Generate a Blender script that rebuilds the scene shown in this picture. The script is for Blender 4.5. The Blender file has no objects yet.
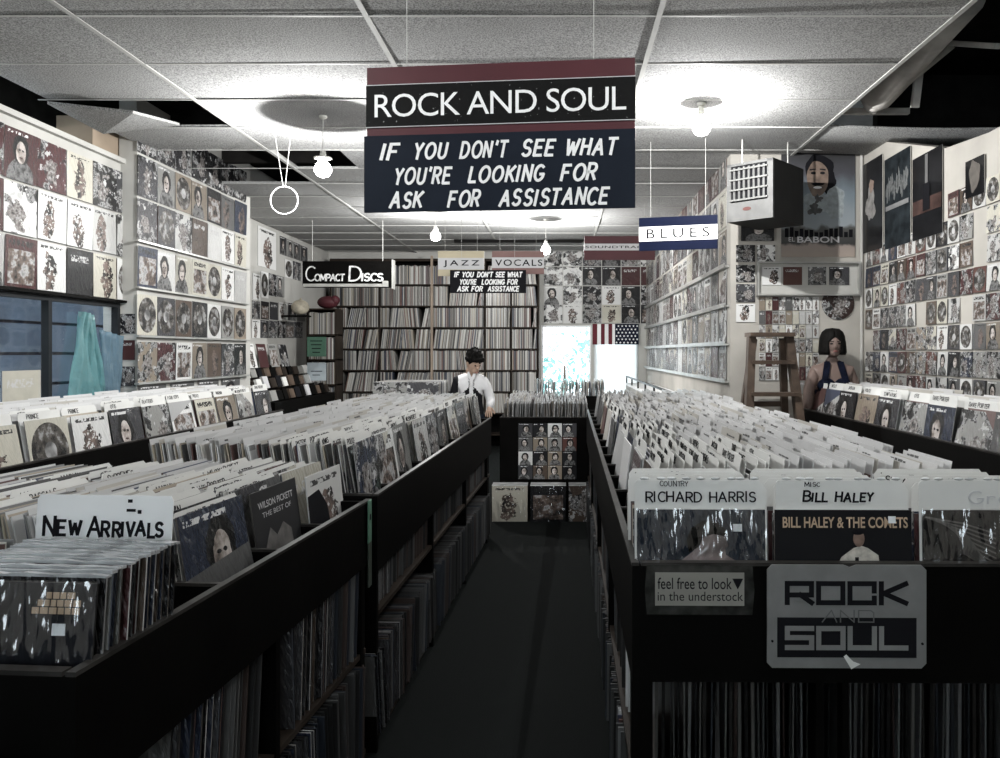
import bpy, bmesh, math, random
from mathutils import Matrix, Vector
R = random.Random(7)
PI = math.pi
SC = bpy.context.scene
C = bpy.context.scene.collection
F = 800.0; VX = 560.0; VY = 352.0; H = 1.5       # focal length in pixels, vanishing point, eye height
def T(x, y, z): return Matrix.Translation((x, y, z))
def RX(a): return Matrix.Rotation(a, 4, 'X')
def RY(a): return Matrix.Rotation(a, 4, 'Y')
def RZ(a): return Matrix.Rotation(a, 4, 'Z')
ORD = ['first','second','third','fourth','fifth','sixth','seventh','eighth','ninth','tenth','eleventh','twelfth',
       'thirteenth','fourteenth','fifteenth','sixteenth','seventeenth','eighteenth','nineteenth','twentieth']

# ------------------------------------------------------------------ materials
class NG:
    def __init__(s, name):
        s.m = bpy.data.materials.new(name); s.m.use_nodes = True
        s.t = s.m.node_tree; s.n = s.t.nodes; s.b = s.n['Principled BSDF']
    def node(s, k, **kw):
        n = s.n.new(k)
        for a, v in kw.items():
            if a.startswith('i_'): n.inputs[a[2:].replace('_', ' ')].default_value = v
            else: setattr(n, a, v)
        return n
    def link(s, a, b): s.t.links.new(a, b)
    def math(s, op, a, b=0.0, c=0.0):
        n = s.n.new('ShaderNodeMath'); n.operation = op
        for i, v in enumerate((a, b, c)):
            if hasattr(v, 'type') and hasattr(v, 'node'): s.link(v, n.inputs[i])
            else: n.inputs[i].default_value = v
        return n.outputs[0]
    def mix(s, f, a, b):
        n = s.n.new('ShaderNodeMix'); n.data_type = 'RGBA'
        for i, v in ((0, f), (6, a), (7, b)):
            if hasattr(v, 'node'): s.link(v, n.inputs[i])
            else: n.inputs[i].default_value = v if i == 0 else (*v, 1)
        return n.outputs[2]
    def noise(s, vec, scale, detail=2.0, rough=.5):
        n = s.n.new('ShaderNodeTexNoise'); n.inputs['Scale'].default_value = scale
        n.inputs['Detail'].default_value = detail; n.inputs['Roughness'].default_value = rough
        if vec is not None: s.link(vec, n.inputs['Vector'])
        return n.outputs['Fac']
    def comb(s, x, y, z):
        n = s.n.new('ShaderNodeCombineXYZ')
        for i, v in enumerate((x, y, z)):
            if hasattr(v, 'node'): s.link(v, n.inputs[i])
            else: n.inputs[i].default_value = v
        return n.outputs[0]
    def bump(s, h, strength=.3, dist=.01, coat=False):
        n = s.n.new('ShaderNodeBump'); n.inputs['Strength'].default_value = strength
        n.inputs['Distance'].default_value = dist
        s.link(h, n.inputs['Height']); s.link(n.outputs[0], s.b.inputs['Normal'])
        if coat: s.link(n.outputs[0], s.b.inputs['Coat Normal'])
    def ramp(s, f, stops, const=False):
        n = s.n.new('ShaderNodeValToRGB'); s.link(f, n.inputs[0])
        cr = n.color_ramp
        if const: cr.interpolation = 'CONSTANT'
        while len(cr.elements) < len(stops): cr.elements.new(.5)
        for e, (p, c) in zip(cr.elements, stops): e.position = p; e.color = (*c, 1)
        return n.outputs[0]

def g(v): return (v, v, v)
def simple(name, col, rough=.6, var=.15, scale=6, bump=0, bscale=60, metal=0, coat=0, spec=.3):
    M = NG(name)
    tc = M.node('ShaderNodeTexCoord').outputs['Object']
    f = M.noise(tc, scale, 4)
    d = tuple(max(0, c*(1-var)) for c in col); l = tuple(c*(1+var) for c in col)
    M.link(M.ramp(f, [(.3, d), (.7, l)]), M.b.inputs['Base Color'])
    M.b.inputs['Roughness'].default_value = rough; M.b.inputs['Metallic'].default_value = metal
    M.b.inputs['Coat Weight'].default_value = coat
    M.b.inputs['Specular IOR Level'].default_value = spec if max(col) > .06 else min(spec, .05)
    if bump: M.bump(M.noise(tc, bscale, 3), bump, .003)
    return M.m
m_black = simple('black_stained_wood', (.0022, .002, .0018), .55, .35, 5, .15, 30, spec=.1)
m_rail = simple('worn_dark_rail', (.032, .03, .028), .32, .5, 9, .1, 40)
m_shelf = simple('dark_brown_board', (.028, .022, .018), .5, .3, 5)
m_wall = simple('painted_wall', (.46, .455, .43), .8, .07, 3, .1, 40)
m_wall_cream = simple('old_cream_wall', (.42, .40, .365), .8, .16, 2.2, .15, 30)
m_card = simple('white_card', (.7, .7, .68), .55, .05, 8)
m_ink = simple('black_ink', (.01, .01, .012), .6, .1)
m_white = simple('white_paint', (.86, .86, .86), .5, .04)
m_plastic = simple('cloudy_plastic', (.55, .56, .56), .25, .3, 12, .6, 30, coat=.6)
m_metal = simple('grey_metal', (.42, .42, .4), .38, .15, 6, .05, 90, metal=.5)
m_wood = simple('weathered_brown_wood', (.075, .052, .038), .6, .5, 7, .25, 40)
m_navy = simple('navy_board', (.014, .018, .027), .5, .12)
m_blue = simple('blue_board', (.006, .009, .026), .5, .12)
m_maroon = simple('maroon_board', (.07, .017, .022), .55, .1)
m_beige = simple('beige_board', (.52, .46, .33), .6, .06)
m_grey = simple('light_grey_board', (.55, .55, .56), .55, .05)
m_pink = simple('dusty_pink_board', (.22, .13, .12), .6, .08)
m_green = simple('green_paper', (.08, .17, .12), .7, .12)
m_sticker = simple('price_sticker', (.82, .85, .88), .5, .04)
m_gold = simple('tan_lettering', (.5, .37, .26), .6, .1)
m_skin = simple('skin', (.42, .29, .22), .55, .08)
m_skin_m = simple('mannequin_skin', (.2, .145, .125), .4, .06)
m_hair = simple('black_hair', (.008, .0075, .007), .6, .3, 40, .5, 120, spec=.15)
m_jacket = simple('black_jacket', (.014, .014, .016), .7, .2)
m_jwhite = simple('white_jacket_panel', (.72, .72, .73), .7, .06)
m_jeans = simple('dark_trousers', (.02, .024, .035), .8, .2)
m_duct = simple('dusty_duct', (.5, .48, .45), .6, .35, 5, .3, 20)
m_plenum = simple('dark_plenum', (.02, .019, .018), .9, .3)
m_cord = simple('pale_cord', (.5, .5, .48), .6, .05)
# speckled black
def speckle():
    M = NG('speckled_black_board')
    tc = M.node('ShaderNodeTexCoord').outputs['Object']
    f = M.noise(tc, 90, 2)
    M.link(M.ramp(f, [(.0, g(.008)), (.72, g(.012)), (.76, g(.3))]), M.b.inputs['Base Color'])
    M.b.inputs['Roughness'].default_value = .5; M.b.inputs['Specular IOR Level'].default_value = .05
    return M.m
m_speck = speckle()
def ceilmat():
    M = NG('ceiling_tile')
    tc = M.node('ShaderNodeTexCoord').outputs['Object']
    f = M.noise(tc, 130, 3, .7); f2 = M.noise(tc, 1.1, 4)
    a = M.ramp(f, [(.38, g(.2)), (.62, g(.6))]); b = M.ramp(f2, [(.3, (.8, .8, .78)), (.65, g(1))])
    n = M.n.new('ShaderNodeMix'); n.data_type = 'RGBA'; n.blend_type = 'MULTIPLY'; n.inputs[0].default_value = 1
    M.link(a, n.inputs[6]); M.link(b, n.inputs[7]); M.link(n.outputs[2], M.b.inputs['Base Color'])
    M.b.inputs['Roughness'].default_value = .95; M.b.inputs['Specular IOR Level'].default_value = .1
    M.bump(f, .5, .004)
    return M.m
m_ceil = ceilmat()
def carpet():
    M = NG('dark_green_carpet')
    tc = M.node('ShaderNodeTexCoord').outputs['Object']
    f = M.noise(tc, 160, 2, .7); f2 = M.noise(tc, 1.3, 4)
    c = M.mix(f2, (.0015, .0026, .0024), (.003, .0048, .0045))
    c = M.mix(M.math('MULTIPLY', f, .5), c, (.0045, .006, .0058))
    M.link(c, M.b.inputs['Base Color']); M.b.inputs['Roughness'].default_value = .95
    M.b.inputs['Specular IOR Level'].default_value = .15
    M.bump(f, .6, .004); return M.m
m_floor = carpet()
def attrmat(name, rough=.45, coat=.3):
    M = NG(name)
    a = M.node('ShaderNodeAttribute', attribute_name='col')
    M.link(a.outputs['Color'], M.b.inputs['Base Color'])
    M.b.inputs['Roughness'].default_value = rough; M.b.inputs['Coat Weight'].default_value = coat
    M.b.inputs['Coat Roughness'].default_value = .15
    tc = M.node('ShaderNodeTexCoord').outputs['Object']
    M.bump(M.noise(tc, 40, 3), .3, .004, True)
    return M.m
m_attr = attrmat('sleeve_edges_assorted', .5, .15)
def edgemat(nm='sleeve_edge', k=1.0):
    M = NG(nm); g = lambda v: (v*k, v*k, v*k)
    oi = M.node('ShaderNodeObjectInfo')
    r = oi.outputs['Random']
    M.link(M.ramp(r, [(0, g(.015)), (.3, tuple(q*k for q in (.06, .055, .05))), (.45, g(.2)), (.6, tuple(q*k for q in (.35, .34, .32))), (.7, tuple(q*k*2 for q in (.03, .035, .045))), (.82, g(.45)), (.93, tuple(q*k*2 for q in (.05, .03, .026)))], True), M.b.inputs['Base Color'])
    M.b.inputs['Roughness'].default_value = .35; M.b.inputs['Coat Weight'].default_value = .6
    tc = M.node('ShaderNodeTexCoord').outputs['Object']
    M.bump(M.noise(tc, 60, 3), .5, .004, True)
    return M.m
m_edge = edgemat(); m_spine = edgemat('shaded_spine', .22)  # second one is a darkened copy that paints in the understock shade

def covermat(p, glossy=1.0):
    M = NG('printed_cover_' + ['portrait', 'abstract', 'banded', 'figure', 'emblem', 'plain', 'clean'][p] + ('' if glossy > .5 else '_matt'))
    uv = M.node('ShaderNodeUVMap'); sp = M.node('ShaderNodeSeparateXYZ'); M.link(uv.outputs[0], sp.inputs[0])
    u, v = sp.outputs[0], sp.outputs[1]
    oi = M.node('ShaderNodeObjectInfo'); r = oi.outputs['Random']; col = oi.outputs['Color']
    z = M.math('MULTIPLY', r, 57.0)
    P = M.comb(u, v, z)
    n1 = M.noise(P, 4.5, 4, .6); n2 = M.noise(P, 2.2, 3, .5); n3 = M.noise(P, 14, 3, .6)
    def ell(cx, cy, a, b, d=.18):
        uu = M.math('ADD', u, M.math('MULTIPLY', M.math('SUBTRACT', n1, .5), d))
        vv = M.math('ADD', v, M.math('MULTIPLY', M.math('SUBTRACT', n2, .5), d))
        uu = M.math('DIVIDE', M.math('SUBTRACT', uu, cx), a); vv = M.math('DIVIDE', M.math('SUBTRACT', vv, cy), b)
        return M.math('LESS_THAN', M.math('ADD', M.math('MULTIPLY', uu, uu), M.math('MULTIPLY', vv, vv)), 1.0)
    def rect(a, b, c, d):
        x = M.math('MULTIPLY', M.math('GREATER_THAN', u, a), M.math('LESS_THAN', u, b))
        return M.math('MULTIPLY', x, M.math('MULTIPLY', M.math('GREATER_THAN', v, c), M.math('LESS_THAN', v, d)))
    cx = M.math('ADD', .38, M.math('MULTIPLY', M.math('FRACT', M.math('MULTIPLY', r, 13.7)), .24))
    if p == 0:
        c = M.mix(M.math('MULTIPLY', n3, .35), col, g(.02))
        c = M.mix(ell(cx, .02, .4, .4), c, M.ramp(n1, [(.4, g(.03)), (.55, g(.2)), (.62, g(.05))]))
        c = M.mix(ell(cx, .62, .25, .29), c, g(.012))
        c = M.mix(ell(cx, .56, .145, .22, .1), c, M.ramp(n1, [(.3, (.05, .04, .04)), (.42, (.2, .17, .15)), (.55, (.5, .45, .42)), (.7, (.66, .62, .6))]))
        for ex in (-.055, .055): c = M.mix(ell(M.math('ADD', cx, ex), .6, .035, .022, .1), c, g(.02))
        c = M.mix(ell(cx, .45, .05, .018, .1), c, (.06, .03, .03))
        c = M.mix(rect(.06, .7, .9, .95), c, M.mix(M.math('GREATER_THAN', n3, .5), col, g(.7)))
    elif p == 1:
        c = M.ramp(n1, [(0, g(.015)), (.42, g(.05)), (.48, g(.3)), (.55, g(.08)), (.62, (.6, .57, .52))], True)
        c = M.mix(M.math('GREATER_THAN', n2, .5), c, col)
        c = M.mix(M.math('GREATER_THAN', n1, .61), c, g(.5))
        c = M.mix(ell(cx, .45, .2, .3, .9), c, M.ramp(n3, [(.35, g(.03)), (.5, (.2, .18, .17)), (.7, g(.42))]))
    elif p == 2:
        pic = M.ramp(n1, [(.35, g(.02)), (.5, (.16, .12, .1)), (.58, g(.45)), (.7, g(.1))])
        c = M.mix(rect(.08, .92, .06, .74), col, pic)
        c = M.mix(M.math('MULTIPLY', rect(.1, .86, .82, .93), M.math('GREATER_THAN', n3, .47)), c, g(.02))
    elif p == 3:
        fig = M.math('MULTIPLY', ell(cx, .42, .22, .4, .5), M.math('GREATER_THAN', n3, .42))
        c = M.mix(fig, col, M.ramp(n1, [(.4, g(.02)), (.6, (.2, .15, .13))]))
        c = M.mix(M.math('MULTIPLY', rect(.1, .9, .88, .94), M.math('GREATER_THAN', n3, .48)), c, g(.05))
    elif p == 4:
        c = M.mix(ell(.5, .5, .44, .44, 0), col, M.ramp(n1, [(.4, g(.015)), (.55, (.1, .09, .08)), (.62, g(.3))]))
        c = M.mix(ell(.5, .5, .14, .14, 0), c, M.ramp(n2, [(.4, col_const(.5)), (.6, g(.1))]))
    elif p == 6:
        c = M.mix(M.math('MULTIPLY', n1, .3), col, g(.02))
    else:
        c = M.mix(M.math('MULTIPLY', n1, .3), col, g(.03))
        c = M.mix(M.math('MULTIPLY', rect(.12, .8, .72, .86), M.math('GREATER_THAN', n3, .5)), c, g(.5))
    M.link(c, M.b.inputs['Base Color'])
    M.b.inputs['Roughness'].default_value = .45; M.b.inputs['Specular IOR Level'].default_value = .1
    if glossy > .5:
        M.b.inputs['Coat Weight'].default_value = .75; M.b.inputs['Coat Roughness'].default_value = .07
        M.b.inputs['Coat IOR'].default_value = 1.5; M.b.inputs['Specular IOR Level'].default_value = .1
        s1 = M.math('ADD', M.math('MULTIPLY', u, 5.5), M.math('MULTIPLY', v, 2.0))
        s2 = M.math('SUBTRACT', M.math('MULTIPLY', v, 1.6), M.math('MULTIPLY', u, .6))
        nb = M.math('ABSOLUTE', M.math('SUBTRACT', M.noise(M.comb(s1, s2, z), 1.7, 3, .5), .5))
        n = M.n.new('ShaderNodeBump'); n.inputs['Strength'].default_value = 1; n.inputs['Distance'].default_value = .07
        M.link(nb, n.inputs['Height']); M.link(n.outputs[0], M.b.inputs['Coat Normal'])
    return M.m
def col_const(v): return g(v)
COV = [covermat(i) for i in range(7)]
COVM = [covermat(i, 0) for i in range(7)]

# ------------------------------------------------------------------ mesh building
class MB:
    def __init__(s): s.v = []; s.f = []; s.mi = []; s.uv = {}; s.col = []; s.mats = []
    def mat(s, m):
        if m not in s.mats: s.mats.append(m)
        return s.mats.index(m)
    def face(s, idx, mi=0, col=None, uv=None):
        s.f.append(idx); s.mi.append(mi); s.col.append(col or (1, 1, 1))
        if uv: s.uv[len(s.f)-1] = uv
    def box(s, lo, hi, m=None, M=None, col=None, front=None):
        mi = s.mat(m) if m else 0
        b = len(s.v); X = (lo[0], hi[0]); Y = (lo[1], hi[1]); Z = (lo[2], hi[2])
        for z in Z:
            for y in Y:
                for x in X:
                    p = Vector((x, y, z)); s.v.append(M @ p if M else p)
        fs = [(0, 1, 5, 4), (1, 3, 7, 5), (3, 2, 6, 7), (2, 0, 4, 6), (4, 5, 7, 6), (0, 2, 3, 1)]
        for k, f in enumerate(fs):
            s.face([b+i for i in f], (s.mat(front) if (front and k == 0) else mi), col, [(0, 0), (1, 0), (1, 1), (0, 1)])
        return s
    def prism(s, pts, t, m=None, M=None, uvbox=None, front=None):
        """outline pts (x,z) counter-clockwise seen from -y; front at y=0, back at y=t"""
        mi = s.mat(m) if m else 0; b = len(s.v); n = len(pts)
        for y in (0, t):
            for (x, z) in pts:
                p = Vector((x, y, z)); s.v.append(M @ p if M else p)
        xs = [p[0] for p in pts]; zs = [p[1] for p in pts]
        x0, x1, z0, z1 = uvbox or (min(xs), max(xs), min(zs), max(zs))
        uv = [((x-x0)/(x1-x0), (z-z0)/(z1-z0)) for x, z in pts]
        s.face([b+i for i in range(n)], s.mat(front) if front else mi, None, uv)
        s.face([b+n+i for i in reversed(range(n))], mi)
        for i in range(n):
            j = (i+1) % n
            s.face([b+j, b+i, b+n+i, b+n+j], mi)
        return s
    def cyl(s, p0, p1, r0, r1=None, n=12, m=None, caps=True):
        mi = s.mat(m) if m else 0; r1 = r0 if r1 is None else r1
        p0 = Vector(p0); p1 = Vector(p1); d = (p1-p0).normalized()
        a = Vector((0, 0, 1)) if abs(d.z) < .9 else Vector((1, 0, 0))
        x = d.cross(a).normalized(); y = d.cross(x); b = len(s.v)
        for p, r in ((p0, r0), (p1, r1)):
            for i in range(n):
                t = 2*PI*i/n; s.v.append(p + x*(r*math.cos(t)) + y*(r*math.sin(t)))
        for i in range(n):
            j = (i+1) % n; s.face([b+i, b+j, b+n+j, b+n+i], mi)
        if caps:
            s.face([b+i for i in reversed(range(n))], mi); s.face([b+n+i for i in range(n)], mi)
        return s
    def tube(s, pts, r, n=8, m=None):
        for a, b_ in zip(pts[:-1], pts[1:]): s.cyl(a, b_, r, n=n, m=m)
        return s
    def bar(s, p0, p1, w, d, m=None, side=(1, 0, 0)):
        """rectangular bar from p0 to p1, w along side, d along the third axis"""
        p0 = Vector(p0); p1 = Vector(p1); ax = (p1-p0); L = ax.length; ax.normalize()
        sd = Vector(side); sd = (sd - ax*sd.dot(ax)).normalized(); th = ax.cross(sd)
        M = Matrix.Translation(p0) @ Matrix((sd, th, ax)).transposed().to_4x4()
        return s.box((-w/2, -d/2, 0), (w/2, d/2, L), m, M)
    def lathe(s, prof, n=20, m=None, M=None):
        mi = s.mat(m) if m else 0; b = len(s.v); k = len(prof)
        for r, z in prof:
            for i in range(n):
                t = 2*PI*i/n; p = Vector((r*math.cos(t), r*math.sin(t), z)); s.v.append(M @ p if M else p)
        for a in range(k-1):
            for i in range(n):
                j = (i+1) % n
                s.face([b+a*n+i, b+a*n+j, b+(a+1)*n+j, b+(a+1)*n+i], mi)
        s.face([b+i for i in reversed(range(n))], mi); s.face([b+(k-1)*n+i for i in range(n)], mi)
        return s
    def sphere(s, c, r, m=None, n=16, k=10):
        if not hasattr(r, '__len__'): r = (r, r, r)
        mi = s.mat(m) if m else 0; b = len(s.v)
        for a in range(1, k):
            t = PI*a/k
            for i in range(n):
                u = 2*PI*i/n
                s.v.append(Vector((c[0]+r[0]*math.sin(t)*math.cos(u), c[1]+r[1]*math.sin(t)*math.sin(u), c[2]-r[2]*math.cos(t))))
        for a in range(k-2):
            for i in range(n):
                j = (i+1) % n; s.face([b+a*n+i, b+a*n+j, b+(a+1)*n+j, b+(a+1)*n+i], mi)
        bi = len(s.v); s.v.append(Vector((c[0], c[1], c[2]-r[2]))); s.v.append(Vector((c[0], c[1], c[2]+r[2])))
        for i in range(n):
            j = (i+1) % n
            s.face([bi, b+j, b+i], mi); s.face([bi+1, b+(k-2)*n+i, b+(k-2)*n+j], mi)
        return s
    def mesh(s, name, m=None, smooth=False, colattr=False):
        me = bpy.data.meshes.new(name)
        me.from_pydata([tuple(v) for v in s.v], [], s.f)
        mats = s.mats or ([m] if m else [])
        for x in mats: me.materials.append(x)
        me.polygons.foreach_set('material_index', s.mi)
        if s.uv:
            ul = me.uv_layers.new(name='UVMap')
            for i, uv in s.uv.items():
                p = me.polygons[i]
                for k, li in enumerate(p.loop_indices): ul.data[li].uv = uv[k]
        if colattr:
            a = me.attributes.new('col', 'FLOAT_COLOR', 'FACE')
            a.data.foreach_set('color', [c for t in s.col for c in (*t, 1)])
        if smooth: me.polygons.foreach_set('use_smooth', [True]*len(me.polygons))
        me.update(); return me
def place(name, me, M=None, parent=None):
    o = bpy.data.objects.new(name, me); C.objects.link(o)
    if parent: o.parent = parent
    if M is not None: o.matrix_local = M
    return o
def tag(o, label=None, cat=None, group=None, kind=None):
    if label: o['label'] = label
    if cat: o['category'] = cat
    if group: o['group'] = group
    if kind: o['kind'] = kind
    return o
def struct(name, mb, m=None, smooth=False):
    return tag(place(name, mb.mesh(name, m, smooth)), kind='structure')
def empty(name, M, label, cat, group=None):
    o = bpy.data.objects.new(name, None); C.objects.link(o); o.empty_display_size = .1; o.matrix_local = M
    return tag(o, label, cat, group)
def part(name, mb, parent, m=None, smooth=False, M=None, label=None):
    o = place(name, mb.mesh(name, m, smooth), M, parent)
    if label: o['label'] = label
    return o

# ------------------------------------------------------------------ lettering
def arc(cx, cy, rx, ry, a0, a1, n=9): return [(cx+rx*math.cos(math.radians(a0+(a1-a0)*i/n)), cy+ry*math.sin(math.radians(a0+(a1-a0)*i/n))) for i in range(n+1)]
G = {
 'A': [[(0,0),(.35,1),(.7,0)],[(.13,.36),(.58,.36)]],
 'B': [[(0,0),(0,1),(.3,1)]+arc(.3,.76,.25,.24,90,-90)+[(0,.52)],[(.3,.52)]+arc(.32,.26,.3,.26,90,-90)+[(0,0)]],
 'C': [arc(.36,.5,.36,.5,50,310,14)],
 'D': [[(0,0),(0,1),(.2,1)]+arc(.22,.5,.42,.5,90,-90,12)+[(0,0)]],
 'E': [[(.52,1),(0,1),(0,0),(.54,0)],[(0,.52),(.44,.52)]],
 'F': [[(.52,1),(0,1),(0,0)],[(0,.52),(.42,.52)]],
 'G': [arc(.36,.5,.36,.5,50,330,14)+[(.7,.42),(.42,.42)]],
 'H': [[(0,0),(0,1)],[(.58,0),(.58,1)],[(0,.52),(.58,.52)]],
 'I': [[(0,0),(0,1)]],
 'J': [[(.42,1),(.42,.25)]+arc(.2,.25,.22,.25,0,-180)],
 'K': [[(0,0),(0,1)],[(.56,1),(0,.42)],[(.18,.6),(.6,0)]],
 'L': [[(0,1),(0,0),(.5,0)]],
 'M': [[(0,0),(.04,1),(.38,.2),(.72,1),(.78,0)]],
 'N': [[(0,0),(0,1),(.58,0),(.58,1)]],
 'O': [arc(.38,.5,.38,.5,90,450,20)],
 'P': [[(0,0),(0,1),(.28,1)]+arc(.28,.73,.27,.27,90,-90)+[(0,.46)]],
 'Q': [arc(.38,.5,.38,.5,90,450,20),[(.45,.25),(.75,-.05)]],
 'R': [[(0,0),(0,1),(.28,1)]+arc(.28,.74,.26,.26,90,-90)+[(0,.48)],[(.26,.48),(.56,0)]],
 'S': [arc(.28,.75,.25,.25,30,270,10)+arc(.28,.25,.27,.25,90,-150,10)],
 'T': [[(0,1),(.6,1)],[(.3,1),(.3,0)]],
 'U': [[(0,1),(0,.3)]+arc(.29,.3,.29,.3,180,360)+[(.58,1)]],
 'V': [[(0,1),(.3,0),(.6,1)]],
 'W': [[(0,1),(.2,0),(.42,.8),(.64,0),(.86,1)]],
 'X': [[(0,0),(.56,1)],[(0,1),(.56,0)]],
 'Y': [[(0,1),(.3,.5),(.6,1)],[(.3,.5),(.28,0)]],
 'Z': [[(0,1),(.56,1),(0,0),(.58,0)]],
 "'": [[(.08,1.02),(.04,.8)]], '-': [[(0,.3),(.3,.3)]], '.': [[(0,0),(.03,.02)]],
 'r': [[(0,0),(0,.6)],[(0,.4)]+arc(.2,.4,.2,.2,170,40,5)], 'e': [[(.02,.33),(.42,.33)]+arc(.22,.31,.21,.3,10,320,12)],
 '&': [[(.6,0),(.15,.7)]+arc(.3,.8,.17,.2,200,-20,8)+[(.12,.38)]+arc(.26,.2,.24,.2,150,330,6)+[(.6,.4)]],
}
def ribbon(mb, q, pen, y=0, t=.0008):
    q2 = [q[0]]
    for p in q[1:]:
        if math.hypot(p[0]-q2[-1][0], p[1]-q2[-1][1]) > pen*.12: q2.append(p)
    q = q2; n = len(q)
    if n < 2: return
    closed = n > 3 and math.hypot(q[0][0]-q[-1][0], q[0][1]-q[-1][1]) < pen*.2
    if closed: q = q[:-1]; n -= 1
    if not closed and n > 2:
        for i in range(1, n-1):
            a0 = math.atan2(q[i][1]-q[i-1][1], q[i][0]-q[i-1][0]); a1 = math.atan2(q[i+1][1]-q[i][1], q[i+1][0]-q[i][0])
            if math.cos(a1-a0) < -.1:
                ribbon(mb, q[:i+1], pen, y, t); ribbon(mb, q[i:], pen, y-.00012, t); return
    e = pen/2; D = []
    for i in range(n if closed else n-1):
        a, b = q[i], q[(i+1) % n]; L = math.hypot(b[0]-a[0], b[1]-a[1]) or 1; D.append(((b[0]-a[0])/L, (b[1]-a[1])/L))
    if not closed:
        q = list(q); q[0] = (q[0][0]-D[0][0]*e*.6, q[0][1]-D[0][1]*e*.6); q[-1] = (q[-1][0]+D[-1][0]*e*.6, q[-1][1]+D[-1][1]*e*.6)
    Lp, Rp = [], []
    for i in range(n):
        d0 = D[i-1] if (closed or i > 0) else D[0]; d1 = D[i % len(D)] if (closed or i < n-1) else D[-1]
        nx, nz = -(d0[1]+d1[1]), d0[0]+d1[0]; l = math.hypot(nx, nz)
        if l < .3: nx, nz, k = -d0[1], d0[0], 1
        else: nx /= l; nz /= l; k = min(1.5, 1/max(.3, nx*-d0[1]+nz*d0[0]))
        Lp.append((q[i][0]+nx*e*k, q[i][1]+nz*e*k)); Rp.append((q[i][0]-nx*e*k, q[i][1]-nz*e*k))
    b0 = len(mb.v)
    for i in range(n):
        for (px_, pz_), yy in ((Lp[i], y), (Rp[i], y), (Lp[i], t), (Rp[i], t)): mb.v.append(Vector((px_, yy, pz_)))
    for i in range(n if closed else n-1):
        a = b0+4*i; b = b0+4*((i+1) % n)
        mb.face([a+1, b+1, b, a]); mb.face([a+2, b+2, b+3, a+3]); mb.face([a, b, b+2, a+2]); mb.face([b+1, a+1, a+3, b+3])
    if not closed:
        mb.face([b0, b0+2, b0+3, b0+1]); c = b0+4*(n-1); mb.face([c, c+1, c+3, c+2])
def stroke_text(txt, h, pen, slant=0, jit=0, gap=.22, small=1.0, squeeze=1.0, space=.5, box=False):
    """flat lettering in the xz plane, front towards -y, origin at left baseline; returns (MB, width)"""
    mb = MB(); x = 0; rr = random.Random(txt)
    for i, ch in enumerate(txt):
        if ch == ' ': x += space*h; continue
        gl = G.get(ch) or G.get(ch.upper())
        first = (i == 0 or txt[i-1] == ' ')
        hh = h*(1 if (first or small == 1) else small)
        w = max(.1, max(p[0] for pl in gl for p in pl))
        dx, dy, ds = (rr.uniform(-jit, jit)*h, rr.uniform(-jit, jit)*h, 1+rr.uniform(-jit, jit))
        for pl in gl:
            q = [((x + dx + px*hh*ds*squeeze + slant*pz*hh), dy + pz*hh*ds) for px, pz in pl]
            ribbon(mb, q, pen, -.0002*gl.index(pl))
        x += (w*squeeze*hh*ds) + gap*h
    return mb, x-gap*h
FONTCACHE = {}
def font_mesh(txt, h, bold=0.0, ext=.0006, sx=1.0, spacing=1.0, shear=0.0):
    cu = bpy.data.curves.new('t', 'FONT'); cu.body = txt; cu.size = 1; cu.offset = bold; cu.space_character = spacing; cu.shear = shear
    cu.resolution_u = 4
    o = bpy.data.objects.new('t', cu); C.objects.link(o)
    dg = bpy.context.evaluated_depsgraph_get(); dg.update()
    me = bpy.data.meshes.new_from_object(o.evaluated_get(dg))
    bpy.data.objects.remove(o); bpy.data.curves.remove(cu)
    xs = [v.co.x for v in me.vertices]; ys = [v.co.y for v in me.vertices]
    x0, x1, y0, y1 = min(xs), max(xs), min(ys), max(ys)
    return me, (x0, x1, y0, y1)
def font_part(name, txt, x0, x1, z0, z1, parent, m, y=-.001, **kw):
    """lettering fitted in the rectangle x0..x1, z0..z1 of its parent's local xz plane"""
    me, b = font_mesh(txt, 1, **kw)
    for v in me.vertices:
        u = (v.co.x-b[0])/(b[1]-b[0]); w = (v.co.y-b[2])/(b[3]-b[2])
        v.co = (x0+u*(x1-x0), y, z0+w*(z1-z0))
    me.materials.clear(); me.materials.append(m); me.name = name
    return place(name, me, None, parent)
def stroke_part(name, txt, x0, x1, z0, parent, m, h, pen, y=-.0012, **kw):
    mb, w = stroke_text(txt, h, pen, **kw)
    sx = (x1-x0)/w if x1 else 1
    for v in mb.v: v.x = x0+v.x*sx; v.z += z0; v.y = y + (v.y - .0006)
    return part(name, mb, parent, m)

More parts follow.
